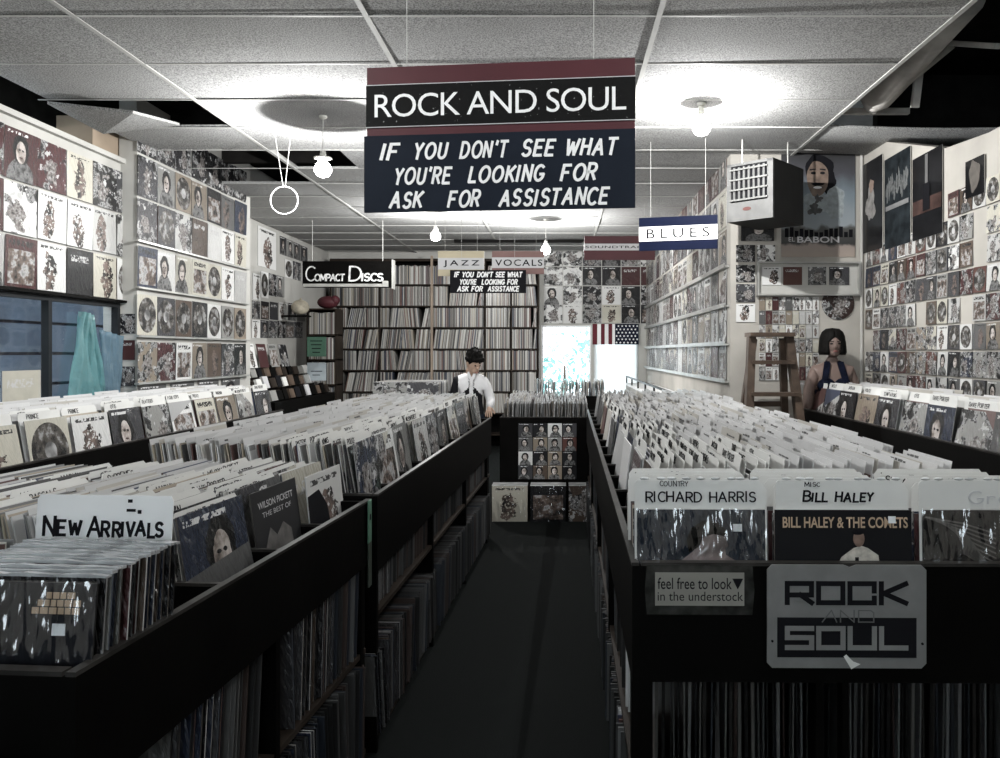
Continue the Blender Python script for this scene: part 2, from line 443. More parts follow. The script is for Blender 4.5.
# ------------------------------------------------------------------ palette
PAL = [('black', (.014, .014, .016)), ('charcoal', (.05, .05, .055)), ('dark grey', (.11, .11, .11)), ('grey', (.26, .26, .25)),
       ('silver', (.48, .48, .47)), ('white', (.68, .68, .67)), ('cream', (.52, .5, .43)), ('maroon', (.065, .025, .026)),
       ('navy', (.028, .036, .06)), ('brown', (.09, .065, .05)), ('tan', (.25, .21, .165)), ('dull red', (.10, .045, .038))]
MOT = ['portrait', 'abstract', 'framed-picture', 'small-figure', 'round-emblem', 'lettered', 'plain']
CM = {}
def cover_mesh(w, h, t, p, matt=False, edge=None):
    k = (w, h, t, p, matt, edge.name if edge else '')
    if k not in CM:
        mb = MB(); mb.box((-w/2, 0, 0), (w/2, t, h), edge or m_edge, front=(COVM if matt else COV)[p])
        CM[k] = mb.mesh('cover')
    return CM[k]
def cover(name, M, w, h, t, label, cat, group, p=None, c=None, matt=False, pool=None, edge=None):
    p = R.choice([0, 0, 1, 1, 1, 2, 2, 3, 4, 5] if p is None else p if hasattr(p, '__len__') else [p])
    c = R.choice(pool or PAL) if c is None else c
    o = place(name, cover_mesh(w, h, t, p, matt, edge), M); o.color = (*c[1], 1)
    lab = label.format(c=c[0], m=MOT[p])
    return tag(o, lab, cat, group)
LIGHT = [PAL[i] for i in (3, 4, 5, 5, 6, 4, 10, 2, 7)]
DARK = [PAL[i] for i in (0, 1, 2, 3, 8, 9, 0, 7)]

# ------------------------------------------------------------------ ROOM
CEIL = 3.1
def rect_wall_x(x, y0, y1, z0, z1, holes=(), t=.12, out=1):
    """wall in plane x=const between y0..y1; holes (y0,y1,z0,z1); thickness away from the room"""
    mb = MB(); xa, xb = (x, x+t*out) if out > 0 else (x+t*out, x)
    ys = sorted({y0, y1, *[h[0] for h in holes], *[h[1] for h in holes]}); zs = sorted({z0, z1, *[h[2] for h in holes], *[h[3] for h in holes]})
    for a, b in zip(ys[:-1], ys[1:]):
        for c, d in zip(zs[:-1], zs[1:]):
            if any(h[0] <= a and b <= h[1] and h[2] <= c and d <= h[3] for h in holes): continue
            mb.box((xa, a, c), (xb, b, d))
    return mb
def rect_wall_y(y, x0, x1, z0, z1, holes=(), t=.12, out=1):
    mb = MB(); ya, yb = (y, y+t*out) if out > 0 else (y+t*out, y)
    xs = sorted({x0, x1, *[h[0] for h in holes], *[h[1] for h in holes]}); zs = sorted({z0, z1, *[h[2] for h in holes], *[h[3] for h in holes]})
    for a, b in zip(xs[:-1], xs[1:]):
        for c, d in zip(zs[:-1], zs[1:]):
            if any(h[0] <= a and b <= h[1] and h[2] <= c and d <= h[3] for h in holes): continue
            mb.box((a, ya, c), (b, yb, d))
    return mb
mb = MB(); mb.box((-3.9, -1.7, -.05), (2.7, 13, 0)); struct('floor', mb, m_floor)
ROOF = 3.75
struct('wall_left', rect_wall_x(-3.34, -1.6, 6.3, 0, 2.93, [(4.0, 6.06, 1.0, 1.87)], out=-1), m_wall)
mb = MB(); mb.box((-3.46, -1.6, 2.93), (-3.3, 6.3, 2.965)); struct('trim_1', mb, m_wall)
struct('wall_left_rear', rect_wall_x(-3.72, 8.2, 12.9, 0, ROOF, out=-1), m_wall)
mb = MB(); mb.box((-3.35, 6.08, 0), (-3.215, 8.3, 3.45)); mb.box((-3.75, 8.2, 0), (-3.35, 8.3, 3.45)); mb.box((-3.84, 6.3, 2.88), (-3.35, 8.2, 2.93)); struct('wall_left_partition', mb, m_wall)  # third box is an unseen lid added to block light from the void
mb = MB(); mb.box((-3.9, -1.6, 2.9), (-3.84, 8.3, ROOF)); mb.box((-3.9, -1.6, ROOF), (3.76, 13.0, ROOF+.05)); mb.box((2.58, 6.5, 2.5), (3.7, 6.6, ROOF)); mb.box((3.7, -1.6, 2.5), (3.76, 13, ROOF)); mb.box((2.58, -1.6, 2.5), (3.7, 6.5, 2.55))
struct('wall_plenum', mb, m_plenum)
struct('wall_back', rect_wall_y(12.87, -3.9, 1.6, 0, ROOF, [(-.3, .5, .75, 1.93), (.56, 1.24, .6, 1.95)]), m_wall)
mb = MB(); pr_ = [(-1.6, 0), (6.62, 0), (6.62, 3.3), (6.15, 3.12), (5.1, 2.80), (4.6, 2.76), (-1.6, 2.76)]
mb.prism([(-y, z) for y, z in reversed(pr_)], .12, M=T(2.46, 0, 0) @ RZ(-PI/2)); struct('wall_right', mb, m_wall_cream)
mb = MB(); mb.box((1.385, 6.5, 0), (2.6, 6.62, 3.3)); mb.box((1.385, 6.62, 0), (1.5, 12.9, 3.3)); struct('wall_right_partition', mb, m_wall_cream)
struct('wall_front', rect_wall_y(-1.6, -3.9, 2.7, 0, ROOF, [(-1.6, .4, 1.3, 2.4)], out=-1), m_wall)
# outer shell for the void beside the left wall
mb = MB(); mb.box((-4.9, 3.0, -.05), (-3.46, 6.0, 0)); struct('ground_outside', mb, m_wall)

# ceiling tiles and grid
GX = [-3.70, -2.31, -.92, .47, 1.88, 3.27]; GY0 = 4.43; GS = .63
ys = [GY0+GS*k for k in range(-9, 14)]
mb = MB()
def inr(a, lo, hi): return lo-.01 <= a <= hi+.01
for i in range(5):
    for k in range(len(ys)-1):
        y0, y1 = ys[k], ys[k+1]; x0, x1 = GX[i], GX[i+1]
        if y0 > 12.6: continue
        if i == 0 and inr(y0, 5.05, 5.1): x0, x1 = -3.75, -2.70
        if i == 0 and y0 > 6.2 and y0 < 7.5: continue
        if i == 1 and y0 > 6.2 and y0 < 6.5: x0 = -1.75
        if i == 0 and y0 < 6.2: x0 = -3.25 if y0 > 4.4 else x0
        if i == 4 and y0 > 3.1: continue
        x1 = min(x1, 3.27); x0 = max(x0, -3.8); y1 = min(y1, 12.87)
        dz = [R.uniform(-.006, .006) for _ in range(4)]
        if i == 0 and inr(y0, 5.05, 5.1): dz = [-.03, -.09, .01, -.05]
        b = len(mb.v); e = .004
        for q, (x, y) in enumerate(((x0+e, y0+e), (x1-e, y0+e), (x1-e, y1-e), (x0+e, y1-e))):
            mb.v.append(Vector((x, y, CEIL+dz[q]))); 
        for q, (x, y) in enumerate(((x0+e, y0+e), (x1-e, y0+e), (x1-e, y1-e), (x0+e, y1-e))):
            mb.v.append(Vector((x, y, CEIL+dz[q]+.018)))
        mb.face([b+3, b+2, b+1, b]); mb.face([b+4, b+5, b+6, b+7])
        for a in range(4):
            c = (a+1) % 4; mb.face([b+a, b+c, b+4+c, b+4+a])
struct('ceiling', mb, m_ceil)
m_tbar = simple('ceiling_grid_bar', (.5, .5, .48), .6, .1)
mb = MB()
for x in GX[1:5]:
    mb.box((x-.013, -1.6, CEIL-.008), (x+.013, 12.87, CEIL-.004))
    mb.box((x-.002, -1.6, CEIL-.004), (x+.002, 12.87, CEIL+.035))
for y in ys:
    if y > 12.8: continue
    mb.box((-3.3 if y < 8 else -3.7, y-.006, CEIL-.007), (1.88 if 3.3 < y < 6.2 else 2.44, y+.006, CEIL-.003))
struct('trim_2', mb, m_tbar)
# sagging strip of tile at the right
mb = MB(); n = 12
for j in range(n+1):
    t = j/n; x = 1.89+1.6*t; s = 0
    for (ya, yb) in ((5.68, 5.72), (6.42, 6.40)):
        for dz in (0, .018): mb.v.append(Vector((x, ya+(yb-ya)*t, CEIL-.2*s - (.02*math.sin(PI*t)) + dz)))
for j in range(n):
    a = j*4; b = a+4
    mb.face([a, a+2, b+2, b]); mb.face([a+1, b+1, b+3, a+3]); mb.face([a, b, b+1, a+1]); mb.face([a+2, a+3, b+3, b+2])
o = place('ceiling_tile', mb.mesh('ceiling_tile', m_ceil, True))
tag(o, 'sagging ceiling tile strip below the dark ceiling opening at the right wall', 'ceiling tile')
# junk in the opening
t = empty('air_duct', T(2.2, 5.2, 3.2), 'dusty bag-like air duct hanging inside the dark ceiling opening', 'duct')
mb = MB(); mb.cyl((-.1, .1, .0), (.0, -.8, .28), .11, .15, 18); mb.sphere((-.1, .12, 0), (.095, .09, .1)); part('duct_tube', mb, t, m_duct, True)
mb = MB(); mb.cyl((-.1, .14, -.03), (-.1, .2, -.04), .06, .05, 14); part('end_cap', mb, t, m_metal, True)
t = empty('roof_truss', T(2.35, 5.1, 3.12), 'wooden braces crossing inside the dark ceiling opening', 'truss')
mb = MB(); mb.bar((-.25, .3, 0), (.1, -.1, .3), .05, .02); part('brace', mb, t, m_duct)
mb = MB(); mb.bar((-.0, .2, 0), (.02, .1, .5), .05, .03); part('brace', mb, t, m_duct)
mb = MB(); mb.bar((.0, .1, .4), (.12, -.6, .1), .05, .03); part('brace', mb, t, m_duct)
mb = MB(); mb.box((-.47, .5, .05), (.1, .54, .09)); part('crossbar', mb, t, m_duct)
mb = MB(); mb.box((-3.8, 6.6, 3.35), (-2.2, 6.7, 3.5)); mb.box((-3.8, 7.6, 3.3), (-2.2, 7.66, 3.45)); struct('beam_ceiling', mb, m_plenum)
# dark box above the left wall
mb = MB(); mb.box((-3.62, 5.75, 2.97), (-3.36, 6.1, 3.2)); o = place('storage_box', mb.mesh('storage_box', simple('brown_cardboard', (.3, .24, .18), .8, .1)))
tag(o, 'brown cardboard box on top of the left wall under the ceiling', 'box')
# black strip painting in the dark slit below the rear ceiling
mb = MB(); mb.box((-1.5, 11.3, 3.05), (1.38, 11.36, 3.09)); struct('dark_slit_strip', mb, m_black)

# ------------------------------------------------------------------ lamps
def emis(name, col, s, fac):
    m = bpy.data.materials.new(name); m.use_nodes = True; t = m.node_tree; t.nodes.clear()
    o = t.nodes.new('ShaderNodeOutputMaterial'); e = t.nodes.new('ShaderNodeEmission'); tr = t.nodes.new('ShaderNodeBsdfTransparent'); mx = t.nodes.new('ShaderNodeMixShader')
    e.inputs[0].default_value = (*col, 1); e.inputs[1].default_value = s; mx.inputs[0].default_value = fac
    t.links.new(tr.outputs[0], mx.inputs[1]); t.links.new(e.outputs[0], mx.inputs[2]); t.links.new(mx.outputs[0], o.inputs[0]); return m
m_bulb = emis('lit_bulb_glass', (1, .98, .95), 60, .2)
m_socket = simple('socket_ceramic', (.6, .6, .56), .4, .05)
BULBP = 175
def lamp(x, y, drop, label, power=1.0, capr=.045, socket=.05, d=.042):
    """a bare bulb: canopy at the ceiling, cord, socket, bulb"""
    t = empty('hanging_bulb', T(x, y, CEIL-.006), label, 'lamp')
    zc = -drop
    mb = MB(); mb.lathe([(.028, 0), (.028, -.012), (.012, -.022)], 16); part('canopy', mb, t, m_socket)
    mb = MB(); mb.cyl((0, 0, 0), (0, 0, zc+socket), .003, n=6); part('cord', mb, t, m_cord)
    mb = MB(); mb.lathe([(.018, zc+socket), (.022, zc+.012), (capr, zc+.008), (capr, zc)], 20); part('socket', mb, t, m_socket, True)
    mb = MB(); mb.lathe([(.014, zc), (.022, zc-.012), (.045, zc-.035), (.058, zc-.065), (.056, zc-.09), (.04, zc-.115), (.006, zc-.128)], 18); part('bulb', mb, t, m_bulb, True)
    L = bpy.data.lights.new('bulb_light', 'POINT'); L.energy = BULBP*power; L.shadow_soft_size = .008; L.color = (1, .998, .985)
    lo = bpy.data.objects.new('bulb_light', L); C.objects.link(lo); lo.location = (x, y, CEIL-.006+zc-d)
lamp(-1.60, 5.40, .29, 'bare bulb on a cord below the large dark shadow left of the big sign', 1.0, .060, .05, .0445)
lamp(.905, 5.12, .085, 'bare bulb in a short ceiling socket right of the big sign', 1.0, .04, .06, .028)
lamp(-1.40, 9.0, .22, 'bare bulb hanging above the jazz sign', 1.0, .024, .04, .03)
lamp(-.17, 9.6, .30, 'bare bulb hanging above the vocals sign at the back', 1.0, .024, .04, .03)
lamp(-1.55, 1.9, .2, 'added unseen bulb over the front left bins', .35)  # out of view, added to brighten the front bins
lamp(.9, 1.6, .1, 'added unseen bulb over the front right bins', .35)  # likewise added out of view for more light at the front

# ------------------------------------------------------------------ BINS
SW = .315
LPE = (.0045)
stuffcol = [g(.62), g(.5), (.55, .53, .49), g(.35), g(.2), g(.07), g(.04), (.1, .05, .045), (.05, .06, .1), (.4, .35, .28), g(.7)]
def lpM(base, x, y, z, face, lean, twist=0): return base @ T(x, y, z) @ RZ(face+twist) @ RX(-lean)
def rnd_lp_mesh():
    p = R.choice([0, 1, 1, 2, 3, 5]); return cover_mesh(SW, SW, .004, p)
NLP = 0
def add_lp(M, label, group, p=None, c=None, pool=None):
    global NLP
    if group and NLP >= 264:
        LS.lp(M); return None
    NLP += 1
    return cover('record_sleeve', M, SW, SW, .004, label, 'record', group, p=p, c=c, pool=pool)
CARDN = ['POLICE', 'POINTER SISTERS', 'PRESLEY', 'WILSON PICKETT', 'PRETENDERS', 'PRINCE', 'PLATTERS', 'RASCALS', 'JACKSON', 'FOUR TOPS', 'MARVIN', 'TEMPTATIONS', 'SUPREMES', 'DAVE PORTER', 'OTIS', 'KINKS']
cardmesh = None
def card_me():
    global cardmesh
    if cardmesh is None:
        mb = MB(); w = .155; pts = [(-w, 0), (w, 0), (w, .352), (w-.012, .366), (-w+.012, .366), (-w, .352)]
        mb.prism(pts, .0012, m_card); cardmesh = mb.mesh('divider')
    return cardmesh
CT = []
def card_text(i):
    while len(CT) <= i:
        mb, w = stroke_text(CARDN[len(CT)], .021, .0026, jit=.08)
        s = min(1, .27/w)
        for v in mb.v: v.x = v.x*s-.135+.02*(len(CT) % 3); v.z += .334; v.y -= .0012
        CT.append(mb.mesh('lettering', m_ink))
    return CT[i]
ncard = 0
def add_card(M, label, group, text=True, w=None):
    global ncard; ncard += 1
    o = place('divider_card', card_me(), M); tag(o, label, 'divider card', group)
    if text: place('lettering', card_text(R.randrange(len(CARDN))), None, o)
    return o
class Stuff:
    def __init__(s): s.mb = MB()
    def lp(s, M, w=SW, h=SW, t=.004, col=None): s.mb.box((-w/2, 0, 0), (w/2, t, h), None, M, col or R.choice(stuffcol))
    def build(s, name, label, cat):
        if not s.mb.v: return
        o = place(name, s.mb.mesh(name, m_attr, colattr=True)); return tag(o, label, cat, kind='stuff')
class CardStuff(Stuff):
    def card(s, M):
        w = .155; s.mb.box((-w, 0, 0), (w, .0012, .352+R.uniform(0, .014)), None, M, g(R.uniform(.5, .64)) if R.random() < .85 else (.44, .42, .38))
        # marker scribble
        x = -.12+R.uniform(0, .08); n = R.randint(1, 4) if R.random() < .75 else 0
        for k in range(n):
            l = R.uniform(.015, .04)
            s.mb.box((x, -.0006, .339), (x+l, 0, .344+R.uniform(0, .004)), None, M, g(.05)); x += l+.006

def fill_row(base, y, z, x0, x1, face, step, lean, lps, cards, cardstep, ind_lp, ind_card, lab_lp, lab_card, grp, top=.0, front_label=None, front=None, cstuff=None, lstuff=None):
    """records between x0 (front, faced by buyer) and x1 along local x; each sleeve parallel to y"""
    sg = 1 if x1 > x0 else -1; x = x0; k = 0; nxt = cardstep*R.uniform(.3, 1)
    while (x-x1)*sg < 0:
        tw = R.uniform(-.03, .03); ln = lean + R.uniform(-.05, .05); dy = R.uniform(-.006, .006)
        M = lpM(base, x, y+dy, z+R.uniform(-.004, .006), face, ln, tw)
        if k == 0 and front_label:
            add_lp(M, front_label, None, **(front or {}))
        elif k < ind_lp:
            add_lp(M, lab_lp, grp+' sleeves')
        else: lstuff.lp(M)
        nxt -= step
        if nxt < 0:
            nxt = cardstep*R.uniform(.5, 1.5)
            M2 = lpM(base, x+sg*.006, y+dy*.5, z+R.uniform(-.012, .008)+top, face, ln, tw)
            if k < ind_card: add_card(M2, lab_card, grp+' cards')
            else: cstuff.card(M2)
        x += sg*step*R.uniform(.6, 1.4); k += 1

def wrapmat():
    m = bpy.data.materials.new('crinkled_clear_plastic'); m.use_nodes = True; t = m.node_tree; t.nodes.clear()
    o = t.nodes.new('ShaderNodeOutputMaterial'); gl = t.nodes.new('ShaderNodeBsdfGlossy'); tr = t.nodes.new('ShaderNodeBsdfTransparent'); mx = t.nodes.new('ShaderNodeMixShader')
    gl.inputs['Roughness'].default_value = .12; mx.inputs[0].default_value = .16
    tc = t.nodes.new('ShaderNodeTexCoord'); mp = t.nodes.new('ShaderNodeMapping'); mp.inputs['Rotation'].default_value = (0, .5, 0); mp.inputs['Scale'].default_value = (26, 10, 7)
    no = t.nodes.new('ShaderNodeTexNoise'); no.inputs['Scale'].default_value = 1; no.inputs['Detail'].default_value = 2; bp = t.nodes.new('ShaderNodeBump'); bp.inputs['Distance'].default_value = .04
    t.links.new(tc.outputs['Object'], mp.inputs[0]); t.links.new(mp.outputs[0], no.inputs['Vector']); t.links.new(no.outputs['Fac'], bp.inputs['Height']); t.links.new(bp.outputs[0], gl.inputs['Normal'])
    t.links.new(tr.outputs[0], mx.inputs[1]); t.links.new(gl.outputs[0], mx.inputs[2]); t.links.new(mx.outputs[0], o.inputs[0]); return m
m_wrap = wrapmat()
def wrap(parent, w=SW+.006, h=SW+.004):
    mb = MB(); n = 14; rr = random.Random(len(bpy.data.objects))
    for j in range(n+1):
        for i in range(n+1):
            edge = 0 if (i in (0, n) or j in (0, n)) else 1
            mb.v.append(Vector((-w/2+w*i/n, -.0045-.003*edge*rr.random(), h*j/n)))
    for j in range(n):
        for i in range(n): a = j*(n+1)+i; mb.face([a, a+1, a+n+2, a+n+1])
    return part('plastic_sleeve', mb, parent, m_wrap, True, label='clear crinkled plastic sleeve')
# ---- left front unit (L1): frame origin at its front aisle corner, local +y into the room, -x to the left
def dz_unit(name, base, W, L, rz, zf, label, cross, inner, zb=.78, front_panel=True, side=1, legs=True, shelf=(.43,), back=True):
    """bin unit. side=1: aisle at local x=0 and body towards -x; side=-1: body towards +x"""
    s = -side
    def bx(mb, xa, xb, ya, yb, za, zb_):
        a, b = sorted((s*xa, s*xb)); return mb.box((a, ya, za), (b, yb, zb_))
    t = empty(name, base, label, 'record bin')
    mb = MB(); bx(mb, 0, .02, 0, L, zf, rz-.008); part('side_panel', mb, t, m_black)
    mb = MB(); bx(mb, W-.02, W, 0, L, .0, rz-.008); part('side_panel', mb, t, m_black)
    mb = MB(); bx(mb, .02, W-.02, 0, .02, zf, rz-.008); part('end_panel', mb, t, m_black)
    mb = MB(); bx(mb, .02, W-.02, L-.02, L, 0, rz-.008); part('end_panel', mb, t, m_black)
    mb = MB(); bx(mb, .02, W-.02, .02, L-.02, zb-.02, zb-.002); part('bin_floor', mb, t, m_black)
    mb = MB(); bx(mb, -.002, .016, -.002, L, rz-.008, rz); bx(mb, .022, W, -.002, .022, rz-.008, rz); part('top_rail', mb, t, m_rail, label='worn dark top rail')
    for c in cross:
        mb = MB(); bx(mb, .02, W-.02, c-.006, c+.006, zb, rz-.03); n0 = len(mb.f); bx(mb, .02, W-.02, c-.007, c+.007, rz-.03, rz-.022); mb.mats = [m_black, m_rail]; mb.mi = [0 if q < n0 else 1 for q in range(len(mb.f))]; part('divider', mb, t)  # paler top strip paints the lit upper edge
    for z in shelf:
        mb = MB(); bx(mb, .01, min(W-.02, .5), .02, L-.02, z-.02, z-.002); part('shelf', mb, t, m_shelf)
    mb = MB(); bx(mb, .45, .47, .02, L-.02, .0, zb-.02); part('inner_panel', mb, t, m_black)
    for yy in inner:
        mb = MB(); bx(mb, .005, .45, yy-.012, yy+.012, 0, zf+.02); part('post', mb, t, m_black)
    return t
B1 = T(-.803, 1.325, 0) @ RZ(-math.atan(.075))
L1 = 1.57
dz_unit('record_bin', B1, 1.22, L1, .97, .74, 'black front left record bin holding the new arrivals', [.585, .915, 1.24], [.02, .8, 1.5], zb=.775, shelf=(.44, .08))
LS = Stuff(); CSs = CardStuff()
# end cap stacks facing the camera
m_film = simple('milky_plastic_film', (.42, .43, .44), .25, .35, 14, .8, 30, coat=.5)
for j in range(3):
    cx = -.165-.345*j
    n = 15
    for k in range(n):
        y = .045+.0165*k
        if j == 0 and k == 0: continue
        M = lpM(B1, cx+R.uniform(-.004, .004), y, .784+R.uniform(0, .006)+.0006*k, 0, .10+R.uniform(-.01, .01))
        if j: LS.lp(M); continue
        o = add_lp(M, 'plastic-sleeved record stacked in front of the new arrivals card', 'records in front of the new arrivals card', p=R.choice([5, 6]), pool=DARK)
        mb = MB(); prof = [(-SW/2, SW)] + [(SW/2, SW)] + [(SW/2-SW*q/10, SW+.0035+R.uniform(0, .004)) for q in range(11)]
        mb.prism(prof, .0145); part('plastic_edge', mb, o, m_film, label='cloudy plastic lip')
t = empty('record_sleeve', lpM(B1, -.165, .03, .784, 0, .12), 'black record with tan block lettering at the front of the new arrivals', 'record')
mb = MB(); mb.box((-SW/2, 0, 0), (SW/2, .004, SW), m_edge, front=COVM[6]); o = part('cover', mb, t); o.color = (.012, .013, .018, 1)
mb = MB()
for r_, (a, b) in enumerate(((.055, .105), (.04, .112), (.03, .112))):
    x = a
    while x < b-.004:
        w = R.uniform(.009, .014); mb.box((x+.012, -.0015, .288-.013*r_), (x+.012+w, -.0004, .299-.013*r_)); x += w+.0025
part('title_blocks', mb, t, m_gold, label='tan block letters')
mb = MB(); mb.box((.082, -.002, .226), (.106, -.0005, .246)); part('price_sticker', mb, t, m_sticker, label='white price sticker')
wrap(t)
# new arrivals card
t = empty('section_card', lpM(B1, -.20, .335, .785, 0, .10), 'large white card handwritten new arrivals in the front left bin', 'section card')
mb = MB(); w = .152; pts = [(-w, 0), (w, 0), (w, .40), (w-.006, .41), (-w+.006, .41), (-w, .40)]; mb.prism(pts, .003); part('card', mb, t, m_white)
stroke_part('lettering', 'NEW', -.132, -.052, .325, t, m_ink, .04, .0065, y=-.001, jit=.05, small=.72, gap=.16)
stroke_part('lettering', 'ARRIVALS', -.034, .134, .325, t, m_ink, .04, .0065, y=-.001, jit=.05, small=.72, gap=.16)
mb = MB(); mb.box((.052, -.0012, .395), (.062, -.0004, .402)); mb.box((.05, -.0012, .376), (.07, -.0004, .382)); mb.box((.075, -.0012, .372), (.083, -.0004, .38)); part('smudge', mb, t, m_ink)
# rows a, b, c
rows = [(.75, 'foremost', dict(p=6, c=PAL[2])), (1.08, 'middle', None), (1.405, 'rear', None)]
for i, (y, nm, fr) in enumerate(rows):
    lab = 'record sleeve packed in the %s row of the front left bin' % nm
    if i == 0:
        fill_row(B1, y, .79, -.10, -.62, PI/2, .011, .2, 1, 1, .024, 14, 26, lab, 'white name card in the %s row of the front left bin' % nm, 'front left bin %s row' % nm, -.035, 'dark wrapped record leaning behind the new arrivals stack', fr, CSs, LS)
    else:
        fill_row(B1, y, .79, -.135, -.62, PI/2, .011, .2, 1, 1, .024, 12, 26, lab, 'white name card in the %s row of the front left bin' % nm, 'front left bin %s row' % nm, -.035, None, None, CSs, LS)
    fill_row(B1, y, .77, -.68, -1.16, PI/2, .013, .22, 1, 1, .024, 0, 18, lab, 'white name card in the %s row of the front left bin' % nm, 'front left bin %s row' % nm, -.035, None, None, CSs, LS)
# featured covers in b and c
t = empty('record_sleeve', lpM(B1, -.10, 1.085, .785, PI/2, .14), 'dark grey record with pale title lines at the aisle edge', 'record')
mb = MB(); mb.box((-SW/2, 0, 0), (SW/2, .004, SW), m_edge, front=COVM[6]); o = part('cover', mb, t); o.color = (.03, .03, .032, 1)
font_part('title', 'WILSON PICKETT', -.12, .12, .262, .282, t, m_grey, y=-.0012, bold=.01)
font_part('title', 'THE BEST OF', -.10, .10, .235, .25, t, m_grey, y=-.0012)
mb = MB(); mb.prism([(-.09, .0), (.1, 0), (.08, .17), (.03, .2), (-.02, .17), (-.06, .2), (-.1, .15)], .001, M=T(0, -.0014, 0)); part('cover_picture', mb, t, simple('dim_print', (.12, .115, .11), .5, .5, 20), label='grey printed figures')
t = empty('record_sleeve', lpM(B1, -.085, 1.42, .78, PI/2, .1), 'pale record cover with a dark silhouette beside the green tag', 'record')
mb = MB(); mb.box((-SW/2, 0, 0), (SW/2, .004, SW), m_edge, front=COVM[3]); o = part('cover', mb, t); o.color = (.55, .55, .54, 1)
mb = MB(); mb.prism([(-.157, 0), (.08, 0), (.15, .06), (.12, .1), (.02, .12), (.0, .2), (-.06, .26), (-.157, .25)], .001, M=T(0, -.0014, 0)); part('silhouette', mb, t, m_ink, label='black printed silhouette')
# green tag on the rail
t = empty('hanging_tag', T(-.683, 2.86, .60), 'green paper tag hanging on the left bin rail by the aisle', 'tag')
mb = MB(); mb.box((0, -.02, .22), (.004, .025, .37)); part('tag_paper', mb, t, m_green)
mb = MB(); mb.box((.0042, -.005, .30), (.0055, .01, .32)); part('tag_mark', mb, t, m_ink)
mb = MB(); mb.box((-.002, -.01, .06), (.003, .03, .22)); part('tag_strip', mb, t, simple('dark_strip', (.05, .06, .05)), label='dark hanging strip')

# ---- left rear unit (L2)
B2 = T(-.681, 2.985, 0) @ RZ(-math.atan(.0355))
L2 = 3.5
dz_unit('record_bin', B2, .90, L2, .97, .68, 'long black record bin along the left side of the aisle', [.345*k+.025 for k in range(1, 10)], [.02, 1.1, 2.2, 3.3], zb=.83, shelf=(.52, .06))
covs = [(0, 1), (2, 5), (0, 3), (3, 4), (1, 8), (0, 2), (2, 6), (5, 1), (0, 9), (1, 4)]
fl = ['green-tinted portrait record nearest the green tag on the left aisle bin', 'white framed-picture record, second along the left aisle bin',
      'grey portrait record, third along the left aisle bin', 'silver record, fourth along the left aisle bin', 'navy abstract record, fifth along the left aisle bin',
      'dark grey portrait record, sixth along the left aisle bin', 'cream record, seventh along the left aisle bin', 'charcoal plain record, eighth along the left aisle bin',
      'brown portrait record, ninth along the left aisle bin', 'silver record, last along the left aisle bin by the person']
for i in range(10):
    y = .025+.345*i+.172; p, c = covs[i]
    col = ('x', (.04, .05, .045)) if i == 0 else PAL[c]
    fill_row(B2, y, .835, -.06-.012*(i % 3), -.84, PI/2, .0115 if i < 2 else .014, .16, 1, 1, .021, 8 if i == 0 else 2, 24 if i == 0 else 14 if i < 3 else 8 if i < 5 else 2,
             'record sleeve packed behind the front cover in the long left bin', 'white name card standing in the long left bin', 'long left bin', -.02, fl[i], dict(p=p, c=col), CSs, LS)
# understock on both left units
def understock(base, y0, y1, z, x0, lab, grp, ind, step=.013, sgn=-1, leanr=.12, stuff=None, dark=True):
    y = y0; k = 0; lean = R.uniform(-leanr, leanr)
    while y < y1:
        if R.random() < .07: lean = R.uniform(-leanr, leanr); y += .012
        # sleeves stand with their spines to the aisle: plane across the bin
        M = base @ T(x0+sgn*SW/2+R.uniform(-.012, .012), y, z) @ RX(lean)
        if k < ind: add_lp(M, lab, grp, p=R.choice([5, 6, 6]), pool=DARK[:2]*3+[PAL[2], PAL[8], PAL[9]])  # sleeve colours darkened to paint in the shade under the bins
        else: (stuff or LS).lp(M, col=R.choice([g(.1), g(.04), g(.02), g(.015), (.05, .035, .03), g(.07), (.02, .025, .035)]))  # the same shade put into the colours of the merged sleeves
        y += step*R.uniform(.6, 1.5); k += 1
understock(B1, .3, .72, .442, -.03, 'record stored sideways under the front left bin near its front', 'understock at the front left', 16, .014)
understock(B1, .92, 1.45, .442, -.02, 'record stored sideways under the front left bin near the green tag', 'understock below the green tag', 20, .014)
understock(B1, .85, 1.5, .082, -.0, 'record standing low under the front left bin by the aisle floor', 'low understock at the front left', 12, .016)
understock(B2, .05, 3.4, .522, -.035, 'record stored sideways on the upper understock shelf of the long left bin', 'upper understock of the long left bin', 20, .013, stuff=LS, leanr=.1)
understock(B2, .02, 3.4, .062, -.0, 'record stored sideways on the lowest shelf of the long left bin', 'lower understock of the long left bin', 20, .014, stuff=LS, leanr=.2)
# pale cover showing at the front, below the rail
cover('record_sleeve', T(-.93, 1.30, .52) @ RY(.05), SW*.5, SW, .004, 'pale worn record cover propped below the new arrivals bin rail', 'record', None, p=3, c=PAL[6], matt=True)

# ---- right unit
B3 = T(.175, 1.94, 0) @ RZ(-math.atan(.012))
L3 = 5.2; W3 = 1.075
dz_unit('record_bin', B3, W3, L3, .99, .70, 'long black record bin right of the aisle with rock and soul plate', [.46+.35*k for k in range(14)], [1.3, 2.6, 3.9], zb=.80, side=-1, shelf=(.40, .06))
# face below the front panel: posts
mbp = MB(); mbp.box((0, 0, 0), (.035, .02, .70)); mbp.box((.515, .0, 0), (.53, .02, .70)); mbp.box((1.04, 0, 0), (1.075, .02, .70))
pr = [o for o in bpy.data.objects if o.get('label', '').startswith('long black record bin right')][0]
for a, b in ((0, .052), (.515, .53), (1.04, 1.075)):
    mb = MB(); mb.box((a, .021, 0), (b, .06, .70)); part('front_post', mb, pr, m_black)
mb = MB(); mb.box((.035, .06, .36), (1.04, .45, .378)); part('shelf', mb, pr, m_shelf)
